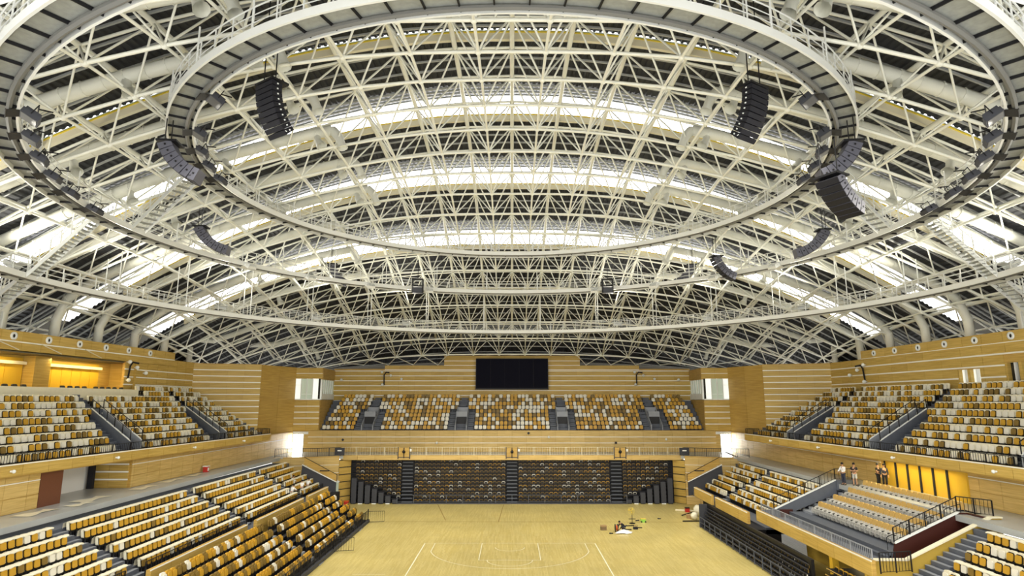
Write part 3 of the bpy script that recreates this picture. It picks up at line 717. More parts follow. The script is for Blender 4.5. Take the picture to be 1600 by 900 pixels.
for k, c_ in enumerate((-13.35,0,13.35)):
    t = thing('fence_gate', f'grey gate with a round black loudspeaker on the back concourse edge, {ordn(k+1)} from the left', 'gate', (c_,78.4,5.3), group='gates with loudspeakers on the back ledge')
    for s_ in (-.72,.72): M().box(c_+s_-.05,c_+s_+.05,78.3,78.42,5.3,6.7).obj('post', 'charcoal', t)
    M().box(c_-.7,c_+.7,78.33,78.37,5.45,5.52).obj('bottom_rail', 'charcoal', t); M().box(c_-.7,c_+.7,78.36,78.4,5.52,6.6).obj('panel', 'wood_smooth', t)
    M().box(c_-.04,c_+.04,78.25,78.33,5.4,6.65).obj('stile', 'black', t)
    M().ball((c_,78.2,6.15),.2,10,6).obj('loudspeaker', 'black', t, True)
    M().box(c_+.75,c_+.95,78.2,78.35,6.2,6.5).obj('junction_box', 'frame_white', t)

# ------------------------------------------------------------------ right folded bank, boxes (VIP), near right block
rb = thing('telescopic_bank', 'black folded telescopic seating bank under the right parapet', 'stand', (19,58,0))
M().box(19.5,19.7,42.6,64.4,0,2.2).obj('backing', 'black', rb)
rs = M(); n0 = 0
for r in range(7):
    z = .1+.28*r; M().box(18.75+.1*r,19.6,42.5+.1*r,64.3-.1*r,z,z+.08).obj('deck', 'black_soft', rb); M().box(18.74+.1*r,18.78+.1*r,42.6,64.2,z+.08,z+.11).obj('edge_trim', 'charcoal', rb)
    for k in range(39):
        Y = 43.1+k*.53; col = random.choices(COLS,(.12,.4,.48))[0]
        link('folded_seat', fme[col], rb, (18.98+.1*r,Y,z-.02), -PI/2)
M().box(18.72,19.5,64.3,64.5,0,2.2).obj('end_panel', 'charcoal', rb)
railing('bank_railing', [(18.7,42.6,0),(18.7,64.4,0)], 'black railing before the folded right bank', h=1.0, posts=1.6, bars=False, mt='slate', mids=(.1,.5))
rb2 = thing('telescopic_bank', 'second black folded seating bank under the right boxes near the frame edge', 'stand', (20,41,0))
for r in range(6):
    z = .2+.35*r; M().box(19.3+.1*r,21.5,37.5,41.2,z,z+.08).obj('deck', 'black_soft', rb2); M().box(19.28+.1*r,19.32+.1*r,37.5,41.2,z+.06,z+.1).obj('edge_trim', 'wood', rb2)
    for k in range(6): link('folded_seat', fme[random.choices(COLS,(.1,.5,.4))[0]], rb2, (19.6+.1*r,37.9+k*.52,z-.02), -PI/2)
struct('wall_right_under_boxes', M().box(24,24.2,24,53,0,2.7), 'gold_wall')
struct('trim_2', M().box(20.4,20.8,41.6,42.0,0,2.7), 'gold')
struct('wall_right_stand_base', M().box(19.95,22,53,64.5,0,2.0).box(22.0,22.4,64.5,74.0,0,2.0), 'black_soft')
ld = bpy.data.lights.new('undercroft_lamp', 'POINT'); ld.energy = 22; ld.color = (1,.8,.4); ld.shadow_soft_size = .2
lo = bpy.data.objects.new('undercroft_lamp', ld); C.objects.link(lo); lo.location = (22.4,41.8,2.4)
# VIP box terrace
x = M(); x.box(20.2,22.6,37.3,52.4,2.9,3.1); x.box(22.5,25.0,38.9,52.4,3.1,3.55)
for j in range(1,4): x.box(23.3+1.23*j,24.6+1.23*j,38.9,52.4,3.1,3.55+.53*j)
x.box(28.0,28.4,38.9,52.4,4.6,5.67); x.box(22.2,22.6,38.9,52.4,3.1,3.32)
struct('floor_boxes', x, 'slate')
panel_wall('wall_boxes_fascia', (20.1,53.0), (20.1,36.5), 2.72, 3.62, [(2.75,3.54)], 8, 'wood', [(3.55,3.62)], th=.2)
x = M(); x.extr([(21.4,52.5,2.9),(26.6,52.5,4.9),(26.6,52.5,5.95),(21.4,52.5,3.65)], (0,.18,0)); x.extr([(20.2,52.5,2.9),(21.4,52.5,2.9),(21.4,52.5,3.65),(20.2,52.5,3.6)], (0,.18,0))
struct('wall_boxes_left', x, 'slate'); x = M(); x.extr([(21.4,52.45,3.65),(26.6,52.45,5.95),(26.6,52.45,6.02),(21.4,52.45,3.72)], (0,.28,0)); struct('trim_3', x, 'frame_white')
struct('trim_4', M().box(21.8,22.8,52.3,52.45,2.95,3.7), 'red_wall')
struct('trim_5', M().box(26.6,28.3,52.4,52.75,5.2,6.0), 'slate')
railing('box_railing', [(21.4,52.6,3.7),(26.6,52.6,6.0),(28.0,52.6,6.0)], 'black barred railing climbing the wall between boxes and lower tier', h=.85, bal=.3, posts=1.4)
railing('box_railing', [(20.25,52.3,3.55),(20.25,36.7,3.55)], 'pale barred railing along the front of the right boxes', h=.62, bal=.2, posts=2.2, mt='slate_light', tr=.03)
x = M()
for k in range(10): x.box(22.6+.5*k, 23.15+.5*k, 50.9,52.3, 2.95+.22*k, 3.27+.22*k)
for k in range(10): x.box(22.6+.5*k, 23.15+.5*k, 38.95,39.6, 2.95+.22*k, 3.27+.22*k)
struct('trim_steps_boxes', x, 'slate_light')
# stairwell with red walls and golden outer wall on the near side of the boxes
x = M(); x.extr([(22.6,38.85,2.9),(27.4,38.85,2.9),(27.4,38.85,5.75),(26.9,38.85,5.75),(22.9,38.85,4.0)], (0,.12,0)); x.box(27.4,27.6,37.3,38.97,2.5,5.75); x.box(22.6,27.5,37.4,38.9,2.0,2.1)
struct('wall_stairwell', x, 'red_wall')
x = M(); x.extr([(20.1,37.2,1.0),(28.2,37.2,1.0),(28.2,37.2,5.75),(27.6,37.2,5.75),(22.5,37.2,3.45),(20.1,37.2,3.45)], (0,.18,0)); struct('wall_boxes_right', x, 'gold_wall')
x = M(); x.extr([(20.1,37.1,3.45),(22.5,37.1,3.45),(27.6,37.1,5.75),(28.2,37.1,5.75),(28.2,37.1,5.83),(27.6,37.1,5.83),(22.5,37.1,3.53),(20.1,37.1,3.53)], (0,.35,0)); struct('trim_6', x, 'cream')
x = M(); x.extr([(22.9,38.8,4.0),(26.9,38.8,5.75),(26.9,38.8,5.83),(22.9,38.8,4.08)], (0,.25,0)); struct('trim_7', x, 'frame_white')
railing('box_railing', [(22.9,38.95,4.05),(26.9,38.95,5.8)], 'black barred railing over the red stairwell wall beside the boxes', h=.85, bal=.22, posts=1.2)
railing('box_railing', [(26.9,38.95,5.8),(27.9,37.4,5.8)], 'black barred railing around the head of the red stairwell', h=.9, bal=.2, posts=1.2)
railing('box_railing', [(20.6,36.6,2.9),(22.6,37.0,2.9)], 'black barred gate at the near corner of the boxes', h=1.1, bal=.2, posts=1)
for j in range(4):
    t = thing('grab_rail', f'black hooped grab rail at the near end of box row {["one","two","three","four"][j]}', 'rail', (23.3+1.23*j,39.3,3.5+.53*j), group='hooped grab rails beside the box rows')
    xx = 23.2+1.23*j; zz = 3.3+.53*j
    M().tube([(xx-.5,39.35,zz),(xx-.5,39.35,zz+.95),(xx-.35,39.35,zz+1.05),(xx+.5,39.35,zz+1.3),(xx+.5,39.35,zz+.4)], .03, 6).obj('hoop', 'black', t)
# VIP chairs
ca = M(); shell_m(ca, .57,.6,.13,.44,.06,.16,.12)
cb = M(); cb.box(-.25,.25,-.34,.1,.3,.46); cc = M(); cc.box(-.31,-.25,-.3,.16,.28,.62); ccr = M(); ccr.box(.25,.31,-.3,.16,.28,.62); cdm = M(); cdm.box(-.05,.05,-.1,.1,0,.3); cdm.box(-.25,.25,-.05,.12,0,.04)
cf = M()
rnd = random.Random(3); prof = [(-.4,.12),(-.46,.34),(-.38,.56),(-.1,.6),(.04,.68)]
vs = []
for k in range(7):
    for (dy,dz) in prof: vs.append((-.32+.64*k/6, dy+rnd.uniform(-.05,.05), dz+rnd.uniform(-.06,.06)))
cf.add(vs, [(k*5+j,k*5+j+1,(k+1)*5+j+1,(k+1)*5+j) for k in range(6) for j in range(4)])
vme = [('backrest',ca.mesh('backrest','seat_tan')),('cushion',cb.mesh('cushion','black_soft')),('armrest',cc.mesh('armrest','black')),('armrest',ccr.mesh('armrest','black')),('pedestal',cdm.mesh('pedestal','black')),('plastic_wrap',cf.mesh('plastic_wrap','film_clear'))]
for j in range(4):
    for k in range(18):
        Y = 50.6-k*.615
        o = thing('box_chair', f'tan upholstered chair in crumpled plastic, {ordn(k+1)} from far end, {ordn(j+1)} row up, right boxes', 'chair', (24.1+1.23*j,Y,3.55+.53*j), -PI/2, 'plastic wrapped chairs in the right boxes', wc=False)
        for nm, me in vme: link(nm, me, o)
# near right block (cut by the frame)
x = M()
for i in range(6): x.box(FXR(i)-.36-(.6 if i == 5 else 0), FXR(i)+.38, 24, 37.1, FZR(i)-.5, FZR(i))
x.box(26.4,27.0,24,37.1,4.5,5.2); struct('floor_tier_right_near', x, 'slate')
st = M()
for k in range(13):
    r = k/2-.5; st.box(FXR(r)-.42, FXR(r)+.02, 35.6, 37.1, FZR(r)-.08, FZR(r)+.17); st.cur = 1; st.box(FXR(r)-.4, FXR(r)-.17, 35.62, 37.1, FZR(r)+.17, FZR(r)+.185); st.cur = 0
struct('trim_steps_right_near', st, ['slate','slate_light'])
for i in range(6):
    for k in range(16):
        Y = 35.3-.1*i-k*.52; col = pick((.2,.68,.12))
        add_seat('right near', lambda col=col,i=i,k=k: f'{CN[col]} seat, {ordn(k+1)} from the stair, {ordn(i+1)} row down, lower right corner block',
                 (FXR(i), Y, FZR(i)), -PI/2, col)
sheet(1, FXR(0), FZR(0), 27, 35.6, 'pale plastic sheet over the top row of the lower right corner block')
sheet(1, FXR(3), FZR(3), 27, 35.2, 'bunched white plastic sheet over the fourth row of the lower right corner block')

# ------------------------------------------------------------------ make the seats
POOL = {'arena_chair': ('left lower','right lower','right near'), 'tier_chair': ('left upper','right upper'), 'balcony_chair': ('back',), 'telescopic_chair': ('left telescopic',)}
def on(q):
    X, Y, Z = q[0][0], q[0][1], q[0][2]-CAM_H+.5
    dc = Y*math.cos(PITCH)+Z*math.sin(PITCH); up = -Y*math.sin(PITCH)+Z*math.cos(PITCH)
    return abs(X/dc) < 815/F_PX and up/dc > -460/F_PX
for nm, secs in POOL.items():
    lst = [(q, s_) for s_ in secs for q in SECT[s_] if on(q)]; rest = M()
    lst.sort(key=lambda e: e[0][0][0]**2+e[0][0][1]**2+(e[0][0][2]-CAM_H)**2)
    for k, ((pos, rot, col, lf), sec) in enumerate(lst):
        grp = f'seats of the {sec} {"stand" if "tele" in sec else "tier"}'
        if k < 300:
            if nm in ('arena_chair', 'telescopic_chair') and k < 240:
                o = thing(nm, lf(), 'seat', pos, rot, grp, wc=False)
                film = nm == 'arena_chair'
                link('seat_back', seat_me['shell'] if film else seat_me[col,'b'], o); link('seat_pan', seat_me[col,'p'], o); link('seat_bracket', seat_me['f'], o)
                if film and col != 'seat_white': link('seat_shadow_gap', seat_me['gap'], o)
            else: tag(link(nm, seat_me[col,'u2' if nm in ('arena_chair','tier_chair') else 'u'], None, pos, rot), lf(), 'seat', grp)
        elif nm in ('arena_chair','tier_chair'): rest.merge(seat_me[col,'M2'], Matrix.Translation(pos) @ Matrix.Rotation(rot,4,'Z'), [4,3,COLS.index(col)])
        else: rest.merge(seat_me[col,'M'], Matrix.Translation(pos) @ Matrix.Rotation(rot,4,'Z'), [COLS.index(col),3])
    if rest.f:
        tag(rest.obj(nm, list(COLS)+['black','film']), {'arena_chair':'the farther white, ochre and brown seats of the lower tiers','tier_chair':'the farther white, ochre and brown seats of the two upper side tiers','balcony_chair':'the farther white, ochre and brown seats of the back upper tier','telescopic_chair':'the farther brown, ochre and white seats of the telescopic stand'}[nm], 'seats', kind='stuff')
# ------------------------------------------------------------------ roof: shape
S, SY = 3.69, 3.85
def zb(X, Y):
    ax = abs(X)*1.1; gx = .0073*ax*ax/(1+.0045*ax); dy = abs(Y-41.8); gy = .0073*dy*dy/(1+.0045*dy)
    return 32.0-(gx**1.7+gy**1.7)**(1/1.7)
YK = [26.8+SY*k for k in range(-4, 18)]; XI = [(i+.5)*S for i in range(-13, 13)]
def D(X): return 3.15-.0013*X*X
STEPS = [24.3, 35.9, 47.4, 58.9, 70.4]; SH = [.4, .22, 1.65, 1.65, 1.65]
def zdeck(X, Y):
    z = max(zb(X, Y), 14.5)+D(X)+.75
    for s_, h_ in zip(STEPS, SH):
        if s_-4.6 <= Y < s_: z += h_*(1-(s_-Y)/4.6)
    return z
# deck of ribbed sheet
xs = []; p = -50.0
while p < 50.0: xs += [(p,0),(p+.16,0),(p+.2,.1),(p+.36,.1)]; p += .4
ys = [10+1.15*k for k in range(0, 77)]
for s_ in STEPS: ys += [s_-.002, s_+.002, s_-4.602, s_-4.598]
ys = sorted(y for y in ys if y < 98.2)
x = M(); n = len(xs)
zc = {}
for Y in ys: x.v += [(X, Y, zdeck(X, Y)+dz) for X, dz in xs]
for j in range(len(ys)-1):
    if any(abs(ys[j]-(s_-.002)) < 1e-6 for s_ in STEPS): continue
    x.f += [(j*n+i, (j+1)*n+i, (j+1)*n+i+1, j*n+i+1) for i in range(n-1)]
x.mi = [0]*len(x.f)
ceil = struct('ceiling', x, 'deck_dark')
Y = 12.0
while Y < 96:
    if not any(-.3 < Y-s_ < .25 for s_ in STEPS):
        M().tube([(X, Y, zdeck(X, Y)-.12) for X in range(-48, 49, 4)], .085, 4).obj('purlin', 'purlin', ceil)
    Y += 1.28
# clerestory glazing in the roof steps
for k, s_ in enumerate(STEPS[1:]):
    hs = SH[k+1]; t = thing('roof_skylight', f'bright arched glazed skylight strip between roof decks, {ordn(4-k)} from the far end', 'skylight', (0, s_, zdeck(0, s_+.1)))
    xx = [-37.8+1.8*i for i in range(43)]
    for a, b_ in zip(xx, xx[1:]):
        za, zb_ = zdeck(a, s_+.01), zdeck(b_, s_+.01); g = M()
        g.add([(a+.04, s_, za-.02),(b_-.04, s_, zb_-.02),(b_-.04, s_, zb_+hs),(a+.04, s_, za+hs)], [(0,1,2,3)]); g.obj('pane', 'skyglass' if k else 'glass_pale', t)
        M().tube([(b_, s_-.03, zb_-.1),(b_, s_-.03, zb_+hs)], .04, 4).obj('mullion', 'frame_white', t)
    P = [(X, s_+.35, zdeck(X, s_+.35)) for X in xx]
    c_ = M()
    c_.v += [(a, s_-.06, z+.05) for a, b_, z in P]+[(a, s_-.06, z-.5) for a, b_, z in P]+[(a, s_+.2, z-.5) for a, b_, z in P]
    m_ = len(P); c_.f += [(i, i+1, m_+i+1, m_+i) for i in range(m_-1)]+[(m_+i, m_+i+1, 2*m_+i+1, 2*m_+i) for i in range(m_-1)]; c_.mi = [0]*len(c_.f)
    c_.obj('curb', 'curb', t)
    M().tube([(a, s_-.1, z+.0) for a, b_, z in P], .06, 5).obj('edge_trim', 'edge_yellow', t)

# ------------------------------------------------------------------ roof: space frame
tr = thing('roof_space_frame', 'white tubular space frame of arches, chords and web struts under the dark roof deck', 'roof truss', (0, 42, 17))
BN = {}
for i, X in enumerate(XI):
    for k, Y in enumerate(YK):
        z = zb(X, Y)
        if z > 16.2 and Y < 90: BN[i,k] = Vector((X, Y, z))
TN = {}
for i in range(len(XI)+1):
    X = XI[0]-S/2+S*i
    for k in range(-1, len(YK)):
        Y = YK[0]+SY*(k+.5); z = zb(X, Y)+D(X)
        if any((i-a, k+b_) in BN for a in (0,1) for b_ in (0,1)) and Y < 97: TN[i,k] = Vector((X, Y, z))
def runs(keys, axis):
    out = {}
    for q in keys: out.setdefault(q[1-axis], []).append(q[axis])
    for o, l in out.items():
        l.sort(); cur = [l[0]]
        for v in l[1:]:
            if v == cur[-1]+1: cur.append(v)
            else:
                yield o, cur; cur = [v]
        yield o, cur
for nd, lev, r0, r1 in ((BN,'lower',.105,.085),(TN,'upper',.09,.165)):
    for o, l in runs(nd, 0):
        if len(l) > 1: M().tube([nd[v,o] for v in l], r0, 8).obj('cross_chord', 'steel_white', tr, True)
    for o, l in runs(nd, 1):
        if len(l) > 1: M().tube([nd[o,v] for v in l], r1, 8).obj('long_chord', 'steel_white', tr, True)
WEB = []
for (i,k), p in TN.items():
    for a in (0,1):
        for b_ in (0,1):
            q = BN.get((i-a,k+b_))
            if q: WEB.append((p, q))
def pv(p):
    dc = p.y*math.cos(PITCH)+(p.z-CAM_H)*math.sin(PITCH); up = -p.y*math.sin(PITCH)+(p.z-CAM_H)*math.cos(PITCH)
    return dc > 1 and abs(p.x/dc) < 830/F_PX and up/dc < 480/F_PX
WEB.sort(key=lambda s_: (not (pv(s_[0]) or pv(s_[1])), (s_[0]-Vector((0,0,CAM_H))).length))
rest = M()
for k, (p, q) in enumerate(WEB):
    if k < 300: M().tube([p, q], .062, 6, False).obj('web_strut', 'steel_white', tr, True)
    else: rest.tube([p, q], .062, 6, False)
tag(rest.obj('web_strut', 'steel_white', tr, True), kind='stuff')
nb = M(); nb.ball((0,0,0), .2, 8, 5); nbm = nb.mesh('node_ball', 'steel_white'); nbm.polygons.foreach_set('use_smooth', [True]*len(nbm.polygons))
NL = sorted(BN.values(), key=lambda p: (not pv(p), (p-Vector((0,0,CAM_H))).length))
rest = M()
for k, p in enumerate(NL):
    if k < 200: link('node_ball', nbm, tr, tuple(p))
    else: rest.merge(nb, Matrix.Translation(p))
tag(rest.obj('node_ball', 'steel_white', tr, True), kind='stuff')
for o in list(tr.children):
    if o.data == nbm: o.matrix_parent_inverse = WM[tr.name]
# feet of the frame on the side walls
ft = M()
for (i,k), p in BN.items():
    if (i-1,k) not in BN or (i+1,k) not in BN or (i,k+1) not in BN:
        sgx = -1 if p.x < 0 else 1
        side = (i-1,k) not in BN or (i+1,k) not in BN
        for o_ in (-SY/2, SY/2) if side else (-S/2, S/2):
            q = Vector((p.x+sgx*1.4, p.y+o_, p.z-1.3)) if side else Vector((p.x+o_, 92.4, max(19.1 if abs(p.x+o_) < 10.5 else 17.6, p.z-1.5)))
            if (q-p).length < 9: M().tube([p, q], .065, 6).obj('support_strut', 'steel_white', tr)

# ------------------------------------------------------------------ ring catwalks
RY = 42.0
def ring(idx, R, z, lab):
    t = thing('ring_catwalk', lab, 'catwalk', (0, RY, z))
    W = 1.15; n = {1:96, 2:120, 3:132}[idx]
    def at(a, r, h): return Vector((r*math.sin(a), RY-r*math.cos(a), z+h))   # a = 0 is the camera side
    da = 2*PI/n
    seg = M()
    for rr_, hh in ((None,None),):
        for q in range(2):
            a0, a1 = -da/2+q*da/2, -da/2+(q+1)*da/2
            i0, i1, o0, o1 = [(r_*math.sin(a), -r_*math.cos(a)) for r_ in (R-W/2, R+W/2) for a in (a0, a1)]
            seg.add([(*i0,0),(*o0,0),(*o1,0),(*i1,0),(*i0,.06),(*o0,.06),(*o1,.06),(*i1,.06)], [(0,3,2,1),(4,5,6,7),(0,1,5,4),(2,3,7,6)])
    sm = seg.mesh('deck_panel', 'catwalk_deck')
    cb_ = M(); cb_.box(-.028,.028,-R-W/2-.1,-R+W/2+.1,-.14,-.02); cm = cb_.mesh('cross_bearer', 'black')
    pm = M(); pm.box(-.025,.025,-.025,.025,0,1.15); pme = pm.mesh('post', 'rail_white')
    for k in range(n):
        a = k*da
        o = link('deck_panel', sm, t, (0, RY, z), a); o.scale = (1,1,1)
        o = link('cross_bearer', cm, t, (0, RY, z), a+da/2)
        for r_ in (R-W/2-.05, R+W/2+.05): link('post', pme, t, tuple(at(a, r_, 0)), a)
    N = 144; ang = [2*PI*k/N for k in range(N)]
    for r_, nm in ((R-W/2-.08,'inner'),(R+W/2+.08,'outer')):
        c_ = M(); vs = []
        for a in ang: vs += [tuple(at(a, r_-.05, -.22)), tuple(at(a, r_+.05, -.22)), tuple(at(a, r_+.05, .16)), tuple(at(a, r_-.05, .16))]
        c_.add(vs, [(4*k+j, 4*k+(j+1)%4, (4*((k+1)%N))+(j+1)%4, (4*((k+1)%N))+j) for k in range(N) for j in range(4)])
        c_.obj('ring_beam', 'rail_white', t)
        M().tube([at(a, r_, 1.15) for a in ang], .035, 5, closed=True).obj('top_rail', 'rail_white', t)
        for h in (.42,.78): M().tube([at(a, r_, h) for a in ang], .022, 4, closed=True).obj('mid_rail', 'rail_white', t)
    M().tube([at(a, R-W/2+.22, -.16) for a in ang], .12, 6, closed=True).obj('cable_pipe', 'catwalk_edge', t)
    hn = 30
    for k in range(hn):
        a = 2*PI*(k+.5)/hn
        for r_ in (R-W/2-.08, R+W/2+.08):
            p = at(a, r_, 0); zt = zb(p.x, p.y)+.1
            if zt > p.z+.5: M().tube([p, (p.x, p.y, zt)], .045, 5).obj('hanger', 'rail_white', t)
    return at
at1 = ring(1, 21.0, 27.5, 'inner and highest ring catwalk hung from the space frame')
at2 = ring(2, 28.1, 24.7, 'middle ring catwalk around the inner one')
at3 = ring(3, 33.1, 20.65, 'outermost and lowest ring catwalk along the walls')
def stair(p, q, lab, wd=1.0):
    p, q = Vector(p), Vector(q); t = thing('catwalk_stair', lab, 'stair', tuple(q))
    d = q-p; h = Vector((d.x,d.y,0)).normalized(); s_ = Vector((-h.y,h.x,0))*wd/2
    for sg in (-1,1):
        a, b_ = p+s_*sg, q+s_*sg
        M().extr([a-Vector((0,0,.2)), b_-Vector((0,0,.2)), b_+Vector((0,0,.14)), a+Vector((0,0,.14))], s_.normalized()*.06).obj('stringer', 'rail_white', t)
        M().tube([a+Vector((0,0,1.1)), b_+Vector((0,0,1.1))], .035, 5).obj('handrail', 'rail_white', t)
        for hh in (.45,.78): M().tube([a+Vector((0,0,hh)), b_+Vector((0,0,hh))], .022, 4).obj('mid_rail', 'rail_white', t)
        for k in range(7): c_ = a.lerp(b_,k/6); M().box(c_.x-.025,c_.x+.025,c_.y-.025,c_.y+.025,c_.z,c_.z+1.1).obj('post', 'rail_white', t)
    n = max(4, int(abs(d.z)/.22)); tm = M(); tm.box(-wd/2,wd/2,-.15,.15,-.03,.03); me = tm.mesh('tread', 'catwalk_deck')
    for k in range(n):
        c_ = p.lerp(q,(k+.5)/n); link('tread', me, t, tuple(c_), math.atan2(s_.y,s_.x))
    return t
for sg, side in ((-1,'left'),(1,'right')):
    a = sg*math.radians(84)
    p = at1(a, 21.7, 0); b_ = sg*math.radians(93); q = at2(b_, 27.3, 0)
    stair(p, q, f'white stair from the inner down to the middle ring catwalk on the {side}')
    p = at2(sg*math.radians(88), 28.8, 0); q = at3(sg*math.radians(87.5), 32.4, 0)
    stair(p, q, f'white stair from the middle down to the outer ring catwalk on the {side}')
    p = at3(sg*math.radians(80), 33.7, 0)
    stair((sg*33.9, 42.0, 20.6), (sg*38.9, 44.2, 18.0), f'white stair from the outer ring catwalk down to the {side} wall head')
    lx, ly = sg*39.6, 45.1
    t = thing('stair_landing', f'small white railed landing on the {side} wall head', 'landing', (lx, ly, 17.75))
    M().box(lx-.9,lx+.9,ly-1.3,ly+1.3,17.8,17.92).obj('deck', 'rail_white', t)
    for ax, ay in ((-.85,1.25),(.85,1.25),(-.85,-1.25),(.85,-1.25)): M().box(lx+ax-.06,lx+ax+.06,ly+ay-.06,ly+ay+.06,17.0,19.1).obj('post', 'rail_white', t)
    for hh in (18.3,18.7,19.1): M().tube([(lx-.85,ly-1.25,hh),(lx-.85,ly+1.25,hh),(lx+.85,ly+1.25,hh)], .03, 4).obj('rail', 'rail_white', t)

# ------------------------------------------------------------------ air ducts across the vault
def duct(sg, Y, x_in, lab, r=.46):
    t = thing('air_duct', lab, 'duct', (sg*40, Y, 16.9))
    ZD = lambda X: max(zb(X, Y), 18.4)+1.35
    pts = [(sg*40.3, Y, 16.4), (sg*40.2, Y, 19.4), (sg*39.4, Y, zb(39.4, Y)+.9 if zb(39.4, Y) > 19 else 19.9)]
    X = 37.4
    while X > x_in: pts.append((sg*X, Y, ZD(X))); X -= 2.2
    M().tube(pts, r, 10).obj('pipe', 'duct', t, True)
    for k in range(0, len(pts)-1):
        a, b_ = Vector(pts[k]), Vector(pts[k+1]); m_ = (b_-a).normalized()
        for f_ in (0,.5): c_ = a.lerp(b_,f_); M().tube([c_-m_*.04, c_+m_*.04], r+.035, 10).obj('collar', 'duct', t)
        if k % 3 == 1 and k > 3 and abs(b_.x) < 30:
            c_ = a.lerp(b_,.5); o = M(); o.tube([c_, c_+Vector((-sg*.25,-.2,-.75)), c_+Vector((-sg*.55,-.35,-1.15))], [.24,.24,.4], 10, cap=False); o.obj('nozzle', 'duct', t, True)
    e = Vector(pts[-1]); o = M(); o.tube([e, e+Vector((-sg*.5,-.1,-.45)), e+Vector((-sg*.8,-.2,-1.1)), e+Vector((-sg*.95,-.25,-1.5))], [r*.9,r*.85,r*.7,r*.95], 10, cap=False); o.obj('outlet', 'duct', t, True)
for sg, side in ((-1,'left'),(1,'right')):
    for k in range(12):
        Y = 24.9+5.78*k; lim = 11.5 if k < 6 else (16 if k < 9 else 27)
        duct(sg, Y, lim, f'pale round air duct arching up inside the truss on the {side}, {ordn(k+1)} from the camera', .4 if k < 9 else .34)

# ------------------------------------------------------------------ hanging loudspeaker arrays
def unproj(px, py, t):
    v = (450-py)/F_PX; u = (px-800)/F_PX
    return Vector((u*t, (math.cos(PITCH)-v*math.sin(PITCH))*t, CAM_H+(math.sin(PITCH)+v*math.cos(PITCH))*t))
def line_array(cx, cy, t, n, wdt, hgt, dep, yaw, curve, lab, front='grille', cab='cab', first=0, badge=False, up=4):
    """column of cabinets, each leaning a little more than the one above; front faces local -Y"""
    top = unproj(cx, cy, t); o = thing('line_array', lab, 'loudspeaker', tuple(top), yaw, wc=False)
    cz, cyy, ang = 0, 0, first
    for k in range(n):
        x = M(); x.add([(-wdt/2,-dep/2,0),(wdt/2,-dep/2,0),(wdt*.46,dep/2,-.1*hgt),(-wdt*.46,dep/2,-.1*hgt),(-wdt/2,-dep/2,-hgt+.02),(wdt/2,-dep/2,-hgt+.02),(wdt*.46,dep/2,-.9*hgt),(-wdt*.46,dep/2,-.9*hgt)],
                       [(0,1,2,3),(7,6,5,4),(1,0,4,5),(2,1,5,6),(3,2,6,7),(0,3,7,4)])
        y = M(); y.merge(x, Matrix.Translation((0,cyy,cz)) @ Matrix.Rotation(ang,4,'X'))
        c_ = y.obj('cabinet', cab, o)
        g = M(); g.box(-wdt/2+.02,wdt/2-.02,-dep/2-.02,-dep/2,-hgt+.012,-.012); h = M(); h.merge(g, Matrix.Translation((0,cyy,cz)) @ Matrix.Rotation(ang,4,'X')); h.obj('grille', front, c_)
        for sx in (-1,1):
            g = M(); g.box(sx*wdt*.5-.012,sx*wdt*.5+.012,-dep*.05,dep*.08,-hgt*.6,-hgt*.35); h = M(); h.merge(g, Matrix.Translation((0,cyy,cz)) @ Matrix.Rotation(ang,4,'X')); h.obj('handle', 'black' if not badge else 'rail_white', c_)
        cz -= hgt*math.cos(ang); cyy += hgt*math.sin(ang); ang += curve
    M().box(-wdt/2-.04,wdt/2+.04,-dep/2-.05,dep/2+.3,.02,.12).obj('rigging_frame', 'black', o)
    M().box(-wdt/2,wdt/2,cyy-dep*.6,cyy-dep*.4,cz-.06,cz-.02).obj('bottom_bar', 'frame_white' if badge else 'black', o)
    for sx in (-.35,.35): M().tube([(sx*wdt,0,.1),(sx*wdt,0,up)], .03, 5).obj('cable', 'black', o)
    return o
# two long columns either side of the centre
line_array(421, 133, 29, 10, 1.3, .245, .55, math.radians(-34), .085, 'long black curved loudspeaker column hanging left of centre', 'grille', 'grille', .0, True, 7)
line_array(1179, 139, 29, 10, 1.3, .245, .55, math.radians(34), .085, 'long black curved loudspeaker column hanging right of centre', 'grille', 'grille', .0, True, 7)
def side_array(cx, cy, t, n, wdt, hgt, dep, yaw, curve, first, lab, up=2):
    line_array(cx, cy, t, n, wdt, hgt, dep, math.radians(yaw), curve, lab, 'grille', 'cab_grey', first, False, up)
side_array(262, 226, 33, 7, 1.0, .38, .7, -84, .13, .4, 'curved black loudspeaker array beside the inner ring catwalk on the left')
side_array(1332, 226, 33, 7, 1.0, .38, .7, 84, .13, .4, 'curved grey black loudspeaker array beside the inner ring catwalk on the right')
side_array(1296, 278, 32, 7, 1.3, .35, .7, -62, .12, .5, 'broad black curved loudspeaker array below the inner ring on the right')
side_array(312, 356, 50, 8, .9, .4, .7, -84, .12, .5, 'curved black loudspeaker array over the middle ring on the left')
side_array(1288, 361, 50, 8, .9, .4, .7, 84, .12, .5, 'curved black loudspeaker array over the middle ring on the right')
side_array(518, 414, 66, 8, .9, .35, .7, -84, .12, .3, 'small curved loudspeaker array far down the middle ring on the left')
side_array(1082, 415, 66, 8, .9, .35, .7, 84, .12, .4, 'small curved loudspeaker array far down the middle ring on the right')
side_array(1117, 402, 58, 8, .9, .34, .7, -84, .12, .35, 'black curved loudspeaker array before the middle ring on the right')
